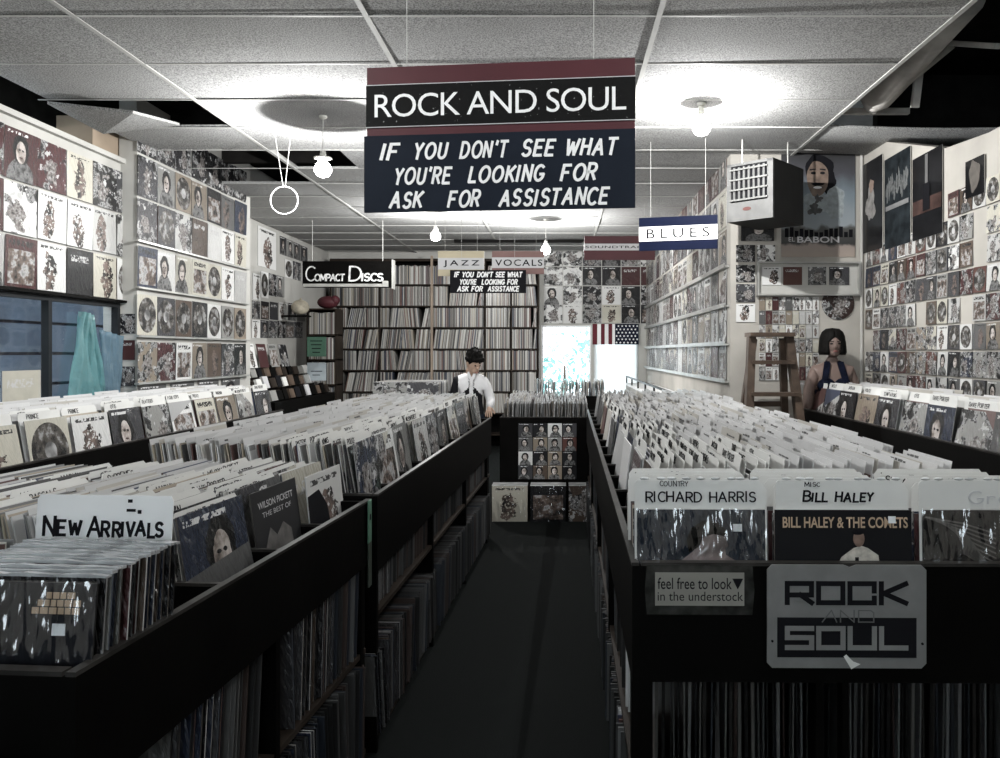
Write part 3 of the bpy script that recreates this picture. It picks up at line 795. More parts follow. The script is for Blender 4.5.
# spines facing the camera in the front understock
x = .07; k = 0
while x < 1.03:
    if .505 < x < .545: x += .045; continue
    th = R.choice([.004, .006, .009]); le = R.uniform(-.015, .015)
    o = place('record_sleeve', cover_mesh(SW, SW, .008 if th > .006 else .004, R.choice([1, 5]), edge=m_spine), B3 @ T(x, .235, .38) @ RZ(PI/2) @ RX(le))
    o.color = (*R.choice(DARK)[1], 1)  # dark pool puts the overhang's shade into the cover colour
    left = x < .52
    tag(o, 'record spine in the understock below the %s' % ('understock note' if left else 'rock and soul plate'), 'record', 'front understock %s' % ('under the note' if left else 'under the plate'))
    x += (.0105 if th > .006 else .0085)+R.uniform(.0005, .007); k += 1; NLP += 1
RS = Stuff(); RC = CardStuff()
cxs = [.172, .520, .872]
for j, cx in enumerate(cxs):
    for k in range(1, 13):
        y = .035+.026*k
        if k > 4: RS.lp(lpM(B3, cx, y, .78, 0, .05)); continue
        add_lp(lpM(B3, cx+R.uniform(-.004, .004), y, .80+R.uniform(-.006, .002)-.02, 0, .05), 'record packed behind the front covers of the right bin', 'records in the end stacks of the right bin')
nm3 = ['white name card with marker lettering at the left of the right bin front', 'white name card with marker lettering in the middle of the right bin front', 'white name card with faint lettering at the right of the right bin front']
for j, cx in enumerate(cxs):
    t = empty('name_card', lpM(B3, cx, .028, .835, 0, .04), nm3[j], 'name card')
    mb = MB(); w = .163; pts = [(-w, 0), (w, 0), (w, .325), (w-.018, .348), (-w+.006, .348), (-w, .34)]
    mb.prism(pts, .0015); part('card', mb, t, m_card)
    if j == 0: stroke_part('lettering', 'RICHARD HARRIS', -.135, .135, .295, t, m_ink, .024, .0035, y=-.001, jit=.04); stroke_part('lettering', 'COUNTRY', -.10, -.03, .334, t, m_ink, .012, .0016, y=-.001, jit=.1)
    if j == 1: stroke_part('lettering', 'BILL HALEY', -.095, .075, .297, t, m_ink, .024, .0045, y=-.001, jit=.05, small=.85, slant=.1); stroke_part('lettering', 'MISC', -.09, -.055, .333, t, m_ink, .01, .0015, y=-.001, jit=.1)
    if j == 2: stroke_part('lettering', 'Gre-', -.04, .08, .292, t, m_grey, .03, .003, y=-.001)
    mb = MB()
    # cloudy plastic top of the sleeve in front of the card
    for q in range(9): mb.sphere((-.14+.035*q+R.uniform(-.01, .01), .002, .352), (.012, .003, .004), n=8, k=5)
    part('plastic_edge', mb, t, m_plastic, True)
for k in range(5):
    for j, cx in enumerate(cxs):
        add_card(lpM(B3, cx+R.uniform(-.01, .01), .10+.06*k, .80, 0, .05), 'white card standing among the end stacks of the right bin', 'cards in the end stacks', text=True)
# three featured covers
ZC = .797
t = empty('record_sleeve', lpM(B3, cxs[0], .022, ZC, 0, .035), 'dark blue glossy record with a face under the left name card', 'record')
mb = MB(); mb.box((-SW/2, 0, 0), (SW/2, .004, SW), m_edge, front=COV[6]); o = part('cover', mb, t); o.color = (.012, .02, .035, 1)
mb = MB(); mb.prism([(-.07, .16), (.09, .16), (.085, .19), (.06, .205), (.058, .222), (.066, .226), (.062, .24), (.055, .262), (.02, .27), (-.012, .25), (-.018, .215), (-.05, .19)], .001, M=T(0, -.0013, 0)); part('face_print', mb, t, simple('dim_face_print', (.16, .13, .13), .35, .4, 30, coat=1), True, label='dim printed face')
mb = MB(); mb.prism([(-.03, .21), (-.005, .225), (.005, .248), (.03, .256), (.057, .25), (.062, .265), (.04, .285), (.005, .288), (-.025, .27), (-.036, .24)], .001, M=T(0, -.0018, 0)); part('hair_print', mb, t, m_hair, True, label='dark printed hair')
mb = MB(); mb.box((.078, -.002, .262), (.1, -.0005, .28)); part('price_sticker', mb, t, m_sticker, label='white price sticker')
wrap(t)
t = empty('record_sleeve', lpM(B3, cxs[1], .022, ZC, 0, .035), 'black record with large tan title and a man in a pale jacket', 'record')
mb = MB(); mb.box((-SW/2-.01, 0, 0), (SW/2+.01, .004, SW), m_edge, front=COVM[6]); o = part('cover', mb, t); o.color = (.01, .01, .012, 1)
font_part('title', 'BILL HALEY & THE COMETS', -.148, .158, .271, .298, t, m_gold, y=-.0012, bold=.02)
mb = MB(); mb.prism([(-.02, .17), (.09, .17), (.085, .205), (.06, .222), (.043, .228), (.025, .222), (-.005, .2)], .0012, M=T(0, -.0014, 0)); part('jacket_print', mb, t, simple('pale_print', (.5, .47, .42), .5, .3, 60), label='pale printed jacket')
mb = MB(); mb.sphere((.038, -.001, .245), (.014, .002, .02), n=20, k=12); part('face_print', mb, t, simple('print_skin', (.22, .15, .12), .5, .3, 60), True, label='printed face')
mb = MB(); mb.box((.028, -.0022, .17), (.037, -.0012, .2)); mb.sphere((.036, -.002, .262), (.015, .002, .008), n=12, k=6); part('hair_print', mb, t, m_ink)
mb = MB(); mb.box((.11, -.0025, .283), (.128, -.0012, .3)); part('price_sticker', mb, t, m_sticker, label='white price sticker')
t = empty('record_sleeve', lpM(B3, cxs[2], .022, ZC, 0, .035), 'black record showing a curtain and seated figure at the right end', 'record')
mb = MB(); mb.box((-SW/2, 0, 0), (SW/2, .004, SW), m_edge, front=COVM[6]); o = part('cover', mb, t); o.color = (.016, .015, .015, 1)
mb = MB()
for q in range(9):
    pts = [(-.15+.012*q, .30-.004*q), (-.06-.0*q, .285-.009*q), (.02, .26-.012*q), (.02, .256-.012*q), (-.06, .281-.009*q), (-.152+.012*q, .296-.004*q)]
    mb.prism(list(reversed(pts)), .001, M=T(0, -.0012, 0))
part('curtain_print', mb, t, simple('grey_print', (.12, .115, .11), .5, .2), label='grey printed folds')
mb = MB(); mb.sphere((.09, -.001, .19), (.06, .0018, .04), n=24, k=10); mb.sphere((.06, -.001, .25), (.02, .0018, .026), n=16, k=10); wrap(t); part('figure_print', mb, t, simple('grey_print_b', (.15, .13, .12), .5, .3, 40), True)
# rows behind the end stacks
for i in range(14):
    y = .46+.35*i+.172
    if y+.17 > L3: break
    fill_row(B3, y, .82, .045, W3-.15, -PI/2, .0115 if i < 2 else .014, .17, 1, 1, .02, 14 if i == 0 else 2, 34 if i == 0 else 28 if i == 1 else 14 if i < 4 else 3,
             'record sleeve packed between cards in the long right bin', 'white name card standing in the long right bin', 'long right bin', .0, None, None, RC, RS)
understock(B3, .5, 5.1, .062, .0, 'record stored sideways low under the right bin along the aisle', 'low understock of the right bin', 10, .018, sgn=1, stuff=RS, leanr=.25)
understock(B3, .5, 5.1, .402, .03, 'record stored sideways on the upper shelf under the right bin', 'upper understock of the right bin', 6, .016, sgn=1, stuff=RS, leanr=.12)
# note and plate on the front panel
def px(X, Y): return VX + F*X/Y
yf = 1.935
t = empty('shelf_note', B3 @ T(.035, -.004, .865), 'taped paper note in plastic about the understock below the bin rail', 'note')
mb = MB(); mb.prism([(0, 0), (.255, 0), (.26, .06), (.255, .118), (.0, .12), (-.005, .06)], .002); part('plastic_cover', mb, t, simple('smoky_plastic', (.03, .03, .028), .2, .6, 25, .8, 40, coat=1), label='smoky plastic cover')
mb = MB(); mb.box((.02, -.0015, .022), (.235, -.0002, .102)); part('paper', mb, t, simple('dull_paper', (.26, .25, .225), .6, .1), label='dull paper sheet')
font_part('lettering', 'feel free to look', .026, .205, .062, .09, t, m_ink, y=-.0022, bold=.006)
font_part('lettering', 'in the understock', .026, .232, .034, .056, t, m_ink, y=-.0022)
mb = MB(); mb.prism([(.219, .062), (.232, .088), (.206, .088)], .001, M=T(0, -.003, 0)); part('arrow', mb, t, m_ink)
t = empty('section_plate', B3 @ T(.325, -.006, .738), 'grey plate with squared black rock and soul lettering', 'sign')
PW, PH = .382, .249
mb = MB(); r_ = .012; mb.prism([(r_, 0), (PW-r_, 0), (PW, r_), (PW, PH-r_), (PW-r_, PH), (PW*.56, PH), (PW*.52, PH-.006), (PW*.48, PH), (r_, PH), (0, PH-r_), (0, r_)], .004); part('plate', mb, t, simple('grey_plate', (.2, .2, .197), .45, .12, 14, .1, 80), label='scuffed grey plate')
mb = MB(); mb.box((.024, -.0012, .026), (.358, -.0003, .122)); part('black_band', mb, t, m_ink)
SQ = {'R': [[(0,0),(0,1),(1,1),(1,.4),(0,.4)],[(.55,.4),(1,0)]], 'O': [[(0,0),(0,1),(1,1),(1,0),(0,0)]], 'C': [[(1,.62),(1,1),(0,1),(0,0),(1,0),(1,.25)]],
      'K': [[(0,0),(0,1)],[(1,1),(.1,.5),(1,0)]], 'S': [[(1,1),(0,1),(0,.52),(1,.52),(1,0),(0,0)]], 'U': [[(0,1),(0,0),(1,0),(1,1)]], 'L': [[(0,1),(0,0),(1,0)]],
      'A': [[(0,0),(.6,1),(.95,0)],[(.3,.4),(.8,.4)]], 'N': [[(0,0),(0,1),(.9,0),(.9,1)]], 'D': [[(0,0),(0,1),(.8,1),(1,.8),(1,0),(0,0)]]}
def sq_text(txt, x0, x1, z0, z1, pen, y, parent, m, name='lettering'):
    mb = MB(); n = len(txt); gap = (x1-x0)*.06; w = ((x1-x0)-gap*(n-1))/n
    for i, ch in enumerate(txt):
        for pl in SQ[ch]:
            q = [(x0+i*(w+gap)+a*w, z0+b*(z1-z0)) for a, b in pl]
            for k, (a, b) in enumerate(zip(q[:-1], q[1:])):
                L = math.hypot(b[0]-a[0], b[1]-a[1]); ux, uz = (b[0]-a[0])/L, (b[1]-a[1])/L; e = pen/2
                nx, nz = -uz*e, ux*e; ex, ez = ux*e, uz*e
                mb.prism([(a[0]-ex-nx, a[1]-ez-nz), (b[0]+ex-nx, b[1]+ez-nz), (b[0]+ex+nx, b[1]+ez+nz), (a[0]-ex+nx, a[1]-ez+nz)], .0007, M=T(0, y-.0001*(k+5*SQ[ch].index(pl)), 0))
    return part(name, mb, parent, m)
sq_text('ROCK', .048, .332, .158, .204, .012, -.0011, t, m_ink)
sq_text('AND', .132, .255, .112, .140, .0028, -.0024, t, simple('mid_grey_ink', (.12, .12, .12)))
o = sq_text('SOUL', .048, .332, .050, .096, .012, -.0022, t, simple('grey_letter', (.2, .2, .197), .45)); o['label'] = 'grey squared letters on black'
for cxx, cz in ((.012, .065), (.372, .06)):
    mb = MB(); mb.cyl((cxx, -.003, cz), (cxx, 0, cz), .003, n=8); part('screw', mb, t, m_ink)
mb = MB(); mb.prism([(.2, .0), (.222, .012), (.205, .018), (.188, .035), (.182, .03)], .001, M=T(0, -.006, 0)); part('torn_corner', mb, t, m_card, label='white torn paper tip')

# ---- wall bins, left and right
def wall_bin(base, W, L, rz, label, side, n, pitch, facing, labs, name, zb, ind, cstuff, lstuff, covs=None):
    s = -side
    t = empty('wall_bin', base, label, 'record bin')
    def bx(mb, xa, xb, ya, yb, za, zb_):
        a, b = sorted((s*xa, s*xb)); return mb.box((a, ya, za), (b, yb, zb_))
    mb = MB(); bx(mb, 0, .02, 0, L, .35, rz-.008); part('front_panel', mb, t, m_black)
    mb = MB(); bx(mb, -.002, .022, 0, L, rz-.008, rz); part('top_rail', mb, t, m_rail)
    mb = MB(); bx(mb, .02, W, 0, L, zb-.02, zb-.002); part('bin_floor', mb, t, m_black)
    mb = MB(); bx(mb, .0, W, -.02, 0, 0, rz-.01); part('end_panel', mb, t, m_black)
    mb = MB(); bx(mb, .0, W, L, L+.02, 0, rz-.01); part('end_panel', mb, t, m_black)
    mb = MB(); bx(mb, .06, W-.05, .02, L-.02, 0, zb-.03); part('base', mb, t, m_black)
    for i in range(n):
        y = .01+pitch*(i+.5); p = R.choice([0, 2, 2, 3, 1]); c = R.choice(PAL)
        if covs and i < len(covs): p, c = covs[i][0], PAL[covs[i][1]]
        fill_row(base, y, zb, s*.05, s*(W-.14), facing, .014, .2, 1, 1, .024, 2, 4,
                 'record sleeve packed behind the covers in the %s' % name, 'white name card standing in the %s' % name, name, .0,
                 '%s %s record facing the aisle, %s from camera in the %s' % (c[0], MOT[p], ORD[i], name), dict(p=p, c=c), cstuff, lstuff)
LWs = Stuff(); LWc = CardStuff()
wall_bin(T(-2.40, 3.0, 0), .88, 3.95, 1.0, 'black wall bin under the left window wall', 1, 11, .352, PI/2, None, 'left wall bin', .86, 3, LWc, LWs,
         covs=[(1, 5), (3, 6), (4, 6), (3, 5), (0, 1), (1, 3), (2, 5), (2, 6), (0, 10), (1, 3), (0, 1)])
RWs = Stuff(); RWc = CardStuff()
wall_bin(T(1.90, 3.0, 0), .54, 3.42, 1.06, 'black wall bin below the rows of discs on the right wall', -1, 10, .338, -PI/2, None, 'right wall bin', .91, 3, RWc, RWs,
         covs=[(1, 1), (0, 2), (1, 3), (0, 8), (1, 3), (0, 1), (3, 10), (0, 0), (1, 4), (1, 4)])

# ---- far centre bins
t = empty('record_bin', T(-.55, 7.3, 0), 'black end bin at the far end of the aisle with small pictures', 'record bin')
for nm_, lo, hi in (('front_panel', (0, 0, 0), (.85, .02, .9)), ('side_panel', (0, .02, 0), (.02, 2.1, .9)), ('side_panel', (.83, .02, 0), (.85, 2.1, .9)), ('back_panel', (.02, 2.08, 0), (.83, 2.1, .9)), ('bin_floor', (.02, .02, .69), (.83, 2.08, .71))):
    mb = MB(); mb.box(lo, hi); part(nm_, mb, t, m_black)
mb = MB(); mb.box((0, -.002, .9), (.85, .02, .908)); part('top_rail', mb, t, m_rail)
FS = Stuff(); FC = CardStuff()
for i in range(6):
    x = .03; y = .2+.34*i
    while x < .81:
        M = T(-.55+x, 7.3+y, .742-.03) @ RZ(PI/2) @ RX(R.uniform(-.03, .08))
        FS.lp(M, col=R.choice([g(.08), g(.15), g(.05), (.1, .08, .06), g(.25)]) if i == 0 else None)
        if R.random() < .75: FC.card(M @ T(0, .006, -.02))
        x += R.uniform(.010, .02)
t = empty('record_bin', T(-.35, 10.0, 0), 'small record table behind the far end bin near the back window', 'record bin')
mb = MB(); mb.box((0, 0, .0), (.95, .7, .8)); part('body', mb, t, m_black)
mb = MB(); mb.box((0, -.01, .8), (.95, .0, .95)); part('front_panel', mb, t, m_black)
x = .03
for i in range(2):
    x = .03
    while x < .92:
        M = T(-.35+x, 10.2+.33*i, .80) @ RZ(PI/2) @ RX(R.uniform(-.06, .12)); FS.lp(M)
        if R.random() < .7: FC.card(M @ T(0, .006, -.01))
        x += R.uniform(.012, .02)
# rack behind the long left bin
t = empty('record_bin', T(-1.75, 7.4, 0), 'low rack of wrapped records left of the standing person', 'record bin')
mb = MB(); mb.box((0, 0, 0), (.6, .8, .9)); part('body', mb, t, m_black)
mb = MB(); mb.box((0, -.015, .9), (.6, 0, .96)); part('front_lip', mb, t, m_rail)
for i in range(2):
    for k in range(26):
        M = T(-1.59+.30*i, 7.45+k*.025, .905) @ RX(-.12)
        if k == 0: add_lp(M, ['grey wrapped record at the left front of the low rack', 'dark wrapped record at the right front of the low rack'][i], None, p=1, c=PAL[3-2*i])
        else: FS.lp(M)
LS.build('record_sleeves', 'remaining record sleeves packed through both left bins', 'record')
CSs.build('divider_cards', 'remaining white name cards standing in both left bins', 'divider card')
RS.build('record_sleeves', 'remaining record sleeves packed through the long right bin', 'record')
RC.build('divider_cards', 'remaining white name cards standing in the long right bin', 'divider card')
LWs.build('record_sleeves', 'remaining record sleeves in the left wall bin', 'record')
LWc.build('divider_cards', 'remaining white name cards in the left wall bin', 'divider card')
RWs.build('record_sleeves', 'remaining record sleeves in the right wall bin', 'record')
RWc.build('divider_cards', 'remaining white name cards in the right wall bin', 'divider card')
FS.build('record_sleeves', 'remaining record sleeves in the far bins by the back window', 'record')
FC.build('divider_cards', 'white name cards standing in the far bins', 'divider card')
# sixteen small pictures on the far end bin
tone = [[1, 0, 5, 1], [2, 10, 3, 11], [5, 0, 10, 0], [1, 9, 10, 0]]
for r_ in range(4):
    for c_ in range(4):
        cover('picture_card', T(-.315+.134*c_, 7.298-.004, .725-.128*r_), .128, .124, .003, '{c} portrait picture on the far end bin, %s row down, %s from the left' % (ORD[r_], ORD[c_]), 'picture', 'pictures on the far end bin', p=0, c=PAL[tone[r_][c_]], matt=True)
# three wrapped stacks at the floor
info = [('cream record stack with a drawn figure on the floor, leftmost below the small pictures', 3, 6), ('black and white record stack on the floor, middle one below the small pictures', 2, 0), ('dark brown record stack on the floor, rightmost below the small pictures', 1, 9)]
for i, (lb, p, c) in enumerate(info):
    t = empty('record_stack', T(-.445+.34*i, 7.08, .0), lb, 'record stack')
    mb = MB(); mb.box((-.155, 0, 0), (.155, .16, .315)); part('sleeves', mb, t, m_edge)
    mb = MB(); mb.box((-.157, -.004, .0), (.157, 0, .315), COVM[p], front=COV[p]); o = part('front_cover', mb, t); o.color = (*PAL[c][1], 1)
    mb = MB(); mb.box((-.158, -.005, .316), (.158, .16, .321)); part('plastic_wrap', mb, t, m_plastic, label='shiny plastic wrap'); wrap(t)
# ------------------------------------------------------------------ LEFT WALL COVERS
def wallcovers_x(X, face, y0, n, pitch, w, h, zs, lab, grp, cat='record', skip=(), t=.004, name='record_cover', pool=None, ps=None, jit=.006, spec=None, flip=False):
    for r_, z in enumerate(zs):
        for k in range(n):
            if (r_, k) in skip: continue
            c = None; p = ps
            if spec and (r_, k) in spec: p, c = spec[(r_, k)][0], PAL[spec[(r_, k)][1]]
            M = T(X, y0+pitch*(k+.5)+R.uniform(-jit, jit)*.5, z+R.uniform(-jit, jit)*.6) @ RZ(face+R.uniform(-.015, .015)) @ RX(R.uniform(-.01, .03)) @ RY(R.uniform(-.012, .012))
            cover(name, M, w, h, t, lab % (ORD[r_], ORD[k]), cat, grp, p=p, c=c, pool=pool)
sp = {(0, 1): (1, 7), (0, 2): (3, 6), (0, 3): (1, 0), (0, 4): (1, 1), (1, 0): (1, 5), (1, 1): (3, 5), (1, 2): (3, 5), (1, 3): (3, 4), (1, 4): (1, 4), (2, 0): (2, 7), (2, 1): (3, 5), (2, 2): (5, 0), (2, 3): (3, 6), (2, 4): (4, 5)}
wallcovers_x(-3.325, PI/2, 4.78, 5, .305, .298, .31, [2.555, 2.225, 1.895], '{c} {m} record cover above the left window, %s row, %s from camera', 'record covers above the left window', spec=sp)
wallcovers_x(-3.325, PI/2, 3.56, 4, .305, .298, .31, [2.555, 2.225, 1.895], '{c} {m} cover at left wall end, %s row, %s along', 'record covers at the near end of the left wall', pool=LIGHT)
sp2 = {(0, k): (1, 0) for k in range(7)}; sp2.update({(4, 0): (4, 6), (4, 1): (4, 1), (4, 2): (4, 9), (4, 3): (4, 0), (4, 4): (4, 5), (4, 5): (4, 3), (4, 6): (4, 10), (3, 1): (0, 5)})
wallcovers_x(-3.205, PI/2, 6.06, 7, .302, .292, .31, [3.02, 2.69, 2.36, 2.0, 1.63, 1.27], '{c} {m} record cover on the left partition, %s row, %s from camera', 'record covers on the left partition', spec=sp2, pool=LIGHT+PAL)
for i, z in enumerate((2.34, 1.985, 1.615, 1.255)):
    mb = MB(); mb.box((-3.214, 6.04, z-.002), (-3.18, 8.2, z+.012)); o = place('display_ledge', mb.mesh('ledge', m_metal)); tag(o, 'narrow display ledge on the left partition, %s from the top' % ORD[i], 'ledge', 'ledges on the left partition')
for k in range(4):
    cover('portrait_card', T(-3.205, 6.3+.5*k, .99) @ RZ(PI/2), .42, .25, .003, 'dark picture of a face in sunglasses low on the left partition, %s from the camera' % ORD[k], 'picture', 'face pictures below the left partition covers', p=0, c=PAL[2], matt=True)
for k in range(4):
    cover('small_cover', T(-3.283, 6.074, 1.64-.2*k), .11, .15, .004, '{c} small cover between the left window and partition, %s from the top' % ORD[k], 'record', 'small covers beside the left window', p=[1, 5, 1, 3][k], c=PAL[[0, 7, 1, 5][k]], matt=True)
# left window
mb = MB(); mb.box((-3.335, 3.6, 1.872), (-3.29, 6.28, 1.89)); struct('trim_6', mb, m_black)
def framebars(x, y0, y1, z0, z1, w, d):
    mb = MB(); mb.box((x-d, y0, z0), (x, y1, z0+w)); mb.box((x-d, y0, z1-w), (x, y1, z1)); mb.box((x-d, y0, z0+w), (x, y0+w, z1-w)); mb.box((x-d, y1-w, z0+w), (x, y1, z1-w)); return mb
m_frame = simple('black_window_frame', (.02, .022, .024), .4, .1)
w1 = framebars(-3.33, 4.0, 6.06, 1.0, 1.87, .035, .05); w1.box((-3.38, 5.21, 1.035), (-3.33, 5.245, 1.835))
o = struct('window_1', w1, m_frame)
def glass():
    m = bpy.data.materials.new('window_glass'); m.use_nodes = True; t = m.node_tree; t.nodes.clear()
    o = t.nodes.new('ShaderNodeOutputMaterial'); g_ = t.nodes.new('ShaderNodeBsdfGlossy'); tr = t.nodes.new('ShaderNodeBsdfTransparent'); mx = t.nodes.new('ShaderNodeMixShader')
    g_.inputs['Roughness'].default_value = .03; mx.inputs[0].default_value = .08
    t.links.new(tr.outputs[0], mx.inputs[1]); t.links.new(g_.outputs[0], mx.inputs[2]); t.links.new(mx.outputs[0], o.inputs[0]); return m
m_glass = glass()
mb = MB(); mb.box((-3.357, 4.03, 1.03), (-3.353, 6.03, 1.84)); part('pane', mb, o, m_glass)
t = empty('siding_wall', T(-4.3, 3.2, 0), 'blue-grey lapped siding wall outside the left window', 'wall')
mb = MB()
for k in range(9): mb.box((0, 0, .25*k), (.06, 5, .25*k+.225), None, T(0, 0, 0) @ Matrix.Shear('XY', 4, (0, 0)))
part('boards', mb, t, simple('blue_grey_siding', (.10, .14, .21), .6, .25, 3, .1, 30))
mb = MB(); mb.box((-.02, 0, 0), (0.03, 5, 2.3)); part('backing', mb, t, m_blue)
def cloth(name, pts, m, parent=None, label=None, cat=None, nu=24, nv=16, amp=.045, axis='x', thick=.002):
    """hanging crumpled sheet between four corner points (bl, br, tr, tl)"""
    mb = MB(); bl, br, tr, tl = [Vector(p) for p in pts]; nn = (br-bl).cross(tl-bl).normalized(); rr = random.Random(name)
    ph = [rr.uniform(0, 6) for _ in range(4)]
    for j in range(nv+1):
        v = j/nv
        for i in range(nu+1):
            u = i/nu; p = bl.lerp(br, u).lerp(tl.lerp(tr, u), v)
            d = amp*(math.sin(u*22+ph[0]+v*2)+.6*math.sin(u*41+ph[1]-v*3)+.3*math.sin(v*11+u*9+ph[2]))/1.9
            mb.v.append(p+nn*d)
    for j in range(nv):
        for i in range(nu):
            a = j*(nu+1)+i; mb.face([a, a+1, a+nu+2, a+nu+1], uv=[(i/nu, j/nv), ((i+1)/nu, j/nv), ((i+1)/nu, (j+1)/nv), (i/nu, (j+1)/nv)])
    o = place(name, mb.mesh(name, m, True), None, parent)
    md = o.modifiers.new('Solidify', 'SOLIDIFY'); md.thickness = thick
    if cat: tag(o, label, cat)
    return o
def trans(name, col, tr=.5, rough=.3):
    M = NG(name); M.b.inputs['Base Color'].default_value = (*col, 1); M.b.inputs['Roughness'].default_value = rough
    M.b.inputs['Coat Weight'].default_value = .6
    tl = M.n.new('ShaderNodeBsdfTranslucent'); tl.inputs[0].default_value = (*col, 1); mx = M.n.new('ShaderNodeMixShader'); mx.inputs[0].default_value = tr
    out = M.n['Material Output']; M.link(M.b.outputs[0], mx.inputs[1]); M.link(tl.outputs[0], mx.inputs[2]); M.link(mx.outputs[0], out.inputs[0])
    tc = M.node('ShaderNodeTexCoord').outputs['Object']; M.bump(M.noise(tc, 9, 5, .6), .6, .05)
    return M.m
m_teal = trans('teal_plastic_sheet', (.25, .48, .5), .5)
cloth('plastic_sheet', [(-3.31, 5.35, 1.02), (-3.31, 5.9, 1.02), (-3.31, 5.62, 1.76), (-3.31, 5.55, 1.78)], m_teal, None, 'teal plastic sheet gathered to a peak inside the left window', 'plastic sheet')
cloth('plastic_sheet', [(-3.30, 5.82, 1.02), (-3.30, 6.0, 1.1), (-3.30, 6.03, 1.62), (-3.30, 5.75, 1.66)], trans('pale_blue_sheet', (.22, .34, .42), .5), None, 'pale blue crumpled plastic hanging at the right side of the left window', 'plastic sheet', amp=.02)
cover('record_cover', T(-3.2, 4.76, 1.03) @ RZ(PI/2), .34, .36, .01, 'blank cream board leaning in front of the left window', 'board', None, p=5, c=PAL[6], matt=True)

# ------------------------------------------------------------------ REAR LEFT WALL
m_poster_w = simple('poster_paper', (.6, .59, .56), .5, .05)
def wall_item(name, y0, y1, z0, z1, lab, cat, grp=None, p=1, c=PAL[1], X=-3.715, matt=True):
    return cover(name, T(X, (y0+y1)/2, z0) @ RZ(PI/2), y1-y0, z1-z0, .004, lab, cat, grp, p=p, c=c, matt=matt)
def yl(pxx, X=-3.715): return -X*F/(VX-pxx)
def zl(pxx, py, X=-3.715): return H+(VY-py)*yl(pxx, X)/F
def wi(name, xa, xb, ya, yb, lab, cat, grp=None, p=1, c=PAL[1]):
    wall_item(name, yl(xa), yl(xb), zl((xa+xb)/2, yb), zl((xa+xb)/2, ya), lab, cat, grp, p, c)
wi('wall_poster', 258, 276, 229, 268, 'pale poster with dark heads high on the rear left wall', 'poster', None, 3, PAL[5])
for k in range(4): wi('record_cover', 280+7*k, 286.5+7*k, 237+3.2*k, 255+2.4*k, '{c} cover in the top row of the rear left wall, %s along' % ORD[k], 'record', 'top covers on the rear left wall', 0, PAL[[1, 3, 2, 1][k]])
for k in range(7): wi('record_cover', 253+8*k, 260.5+8*k, [274, 272, 274, 276, 260, 262, 264][k]+0, [300, 298, 296, 297, 278, 280, 282][k], '{c} cover in the middle of the rear left wall, %s along' % ORD[k], 'record', 'middle covers on the rear left wall', [3, 4, 1, 0, 4, 1, 3][k], PAL[[5, 5, 0, 3, 5, 1, 4][k]])
for k in range(6): wi('record_cover', 252+9*k, 260+9*k, 301+k*.6, 319+k*.4, '{c} cover in the lower row of the rear left wall, %s along' % ORD[k], 'record', 'lower covers on the rear left wall', [1, 2, 5, 3, 0, 5][k], PAL[[1, 0, 1, 5, 0, 3][k]])
for k in range(6): wi('record_cover', 252+8.5*k, 260+8.5*k, 320+k*.4, 338, '{c} cover in the bottom row of the rear left wall, %s along' % ORD[k], 'record', 'bottom covers on the rear left wall', [3, 0, 1, 1, 2, 1][k], PAL[[5, 1, 1, 0, 2, 1][k]])
# small rack of boxed goods under the rear left wall
t = empty('display_rack', T(-3.7, 8.7, 0), 'tiered dark display rack of boxed goods under the rear left wall', 'rack')
mb = MB(); mb.box((0, 0, 0), (.6, 2.3, .95)); part('base', mb, t, m_black)
for q in range(3):
    mb = MB(); mb.box((0, 0, .95+.12*q), (.5-.15*q, 2.3, .97+.12*q+.09)); part('tier', mb, t, m_shelf)
for q in range(3):
    for k in range(11):
        wd = R.uniform(.13, .19)
        mb = MB(); mb.box((0, 0, 0), (.03, wd, R.uniform(.1, .14)))
        o = place('boxed_cassette', mb.mesh('boxed_cassette', R.choice([m_grey, m_wood, m_metal, m_ink, m_shelf, m_black, m_card])), T(-3.7+.53-.15*q, 8.74+.205*k, .965+.12*q if q else .955) @ RY(-.3))
        tag(o, 'small boxed cassette on the rear left rack, %s tier up, %s along' % (ORD[q], ORD[k]), 'cassette', 'boxed cassettes on the rear left rack')
for k in range(4):
    cover('record_sleeve', T(-3.45, 9.0+.36*k, 1.32) @ RZ(PI/2) @ RX(-.2), .28, .28, .004, '{c} record leaning on top of the rear left rack, %s from the camera' % ORD[k], 'record', 'records leaning on the rear left rack', p=[3, 5, 2, 1][k], c=PAL[[5, 7, 3, 0][k]], matt=True)

# ------------------------------------------------------------------ BACK SHELVES
YS = 12.5
shz = [2.56+.0, 2.225, 1.89, 1.555, 1.22, .885, .55, .215]
t = empty('record_shelving', T(-3.6, YS, 0), 'floor-to-ceiling dark shelving packed with records on the back wall', 'shelving')
mb = MB(); mb.box((0, .34, 0), (3.27, .36, 2.96)); part('back_panel', mb, t, m_black)
for z in shz:
    mb = MB(); mb.box((0, 0, z-.02), (3.27, .34, z)); part('shelf_board', mb, t, m_shelf)
mb = MB(); mb.box((0, 0, 2.92), (3.27, .34, 2.96)); part('top_board', mb, t, m_shelf)
dxs = [0, .77, 1.59, 2.42, 2.83, 3.25]
for d in dxs:
    mb = MB(); mb.box((d, 0.001, 0), (d+.02, .34, 2.92)); part('upright', mb, t, m_shelf)
mb = MB(); mb.box((1.585, -.05, 0), (1.62, -.005, 3.0)); part('post', mb, t, simple('pale_post', (.3, .24, .19)), label='pale wooden post')
BS = Stuff(); ind = 0
spc = [(.5, .49, .465), (.42, .41, .385), (.32, .31, .29), (.22, .215, .2), (.14, .13, .12), (.05, .05, .05), (.6, .595, .57), (.17, .10, .09), (.06, .07, .1), (.36, .32, .26), (.03, .03, .03), (.45, .44, .41)]
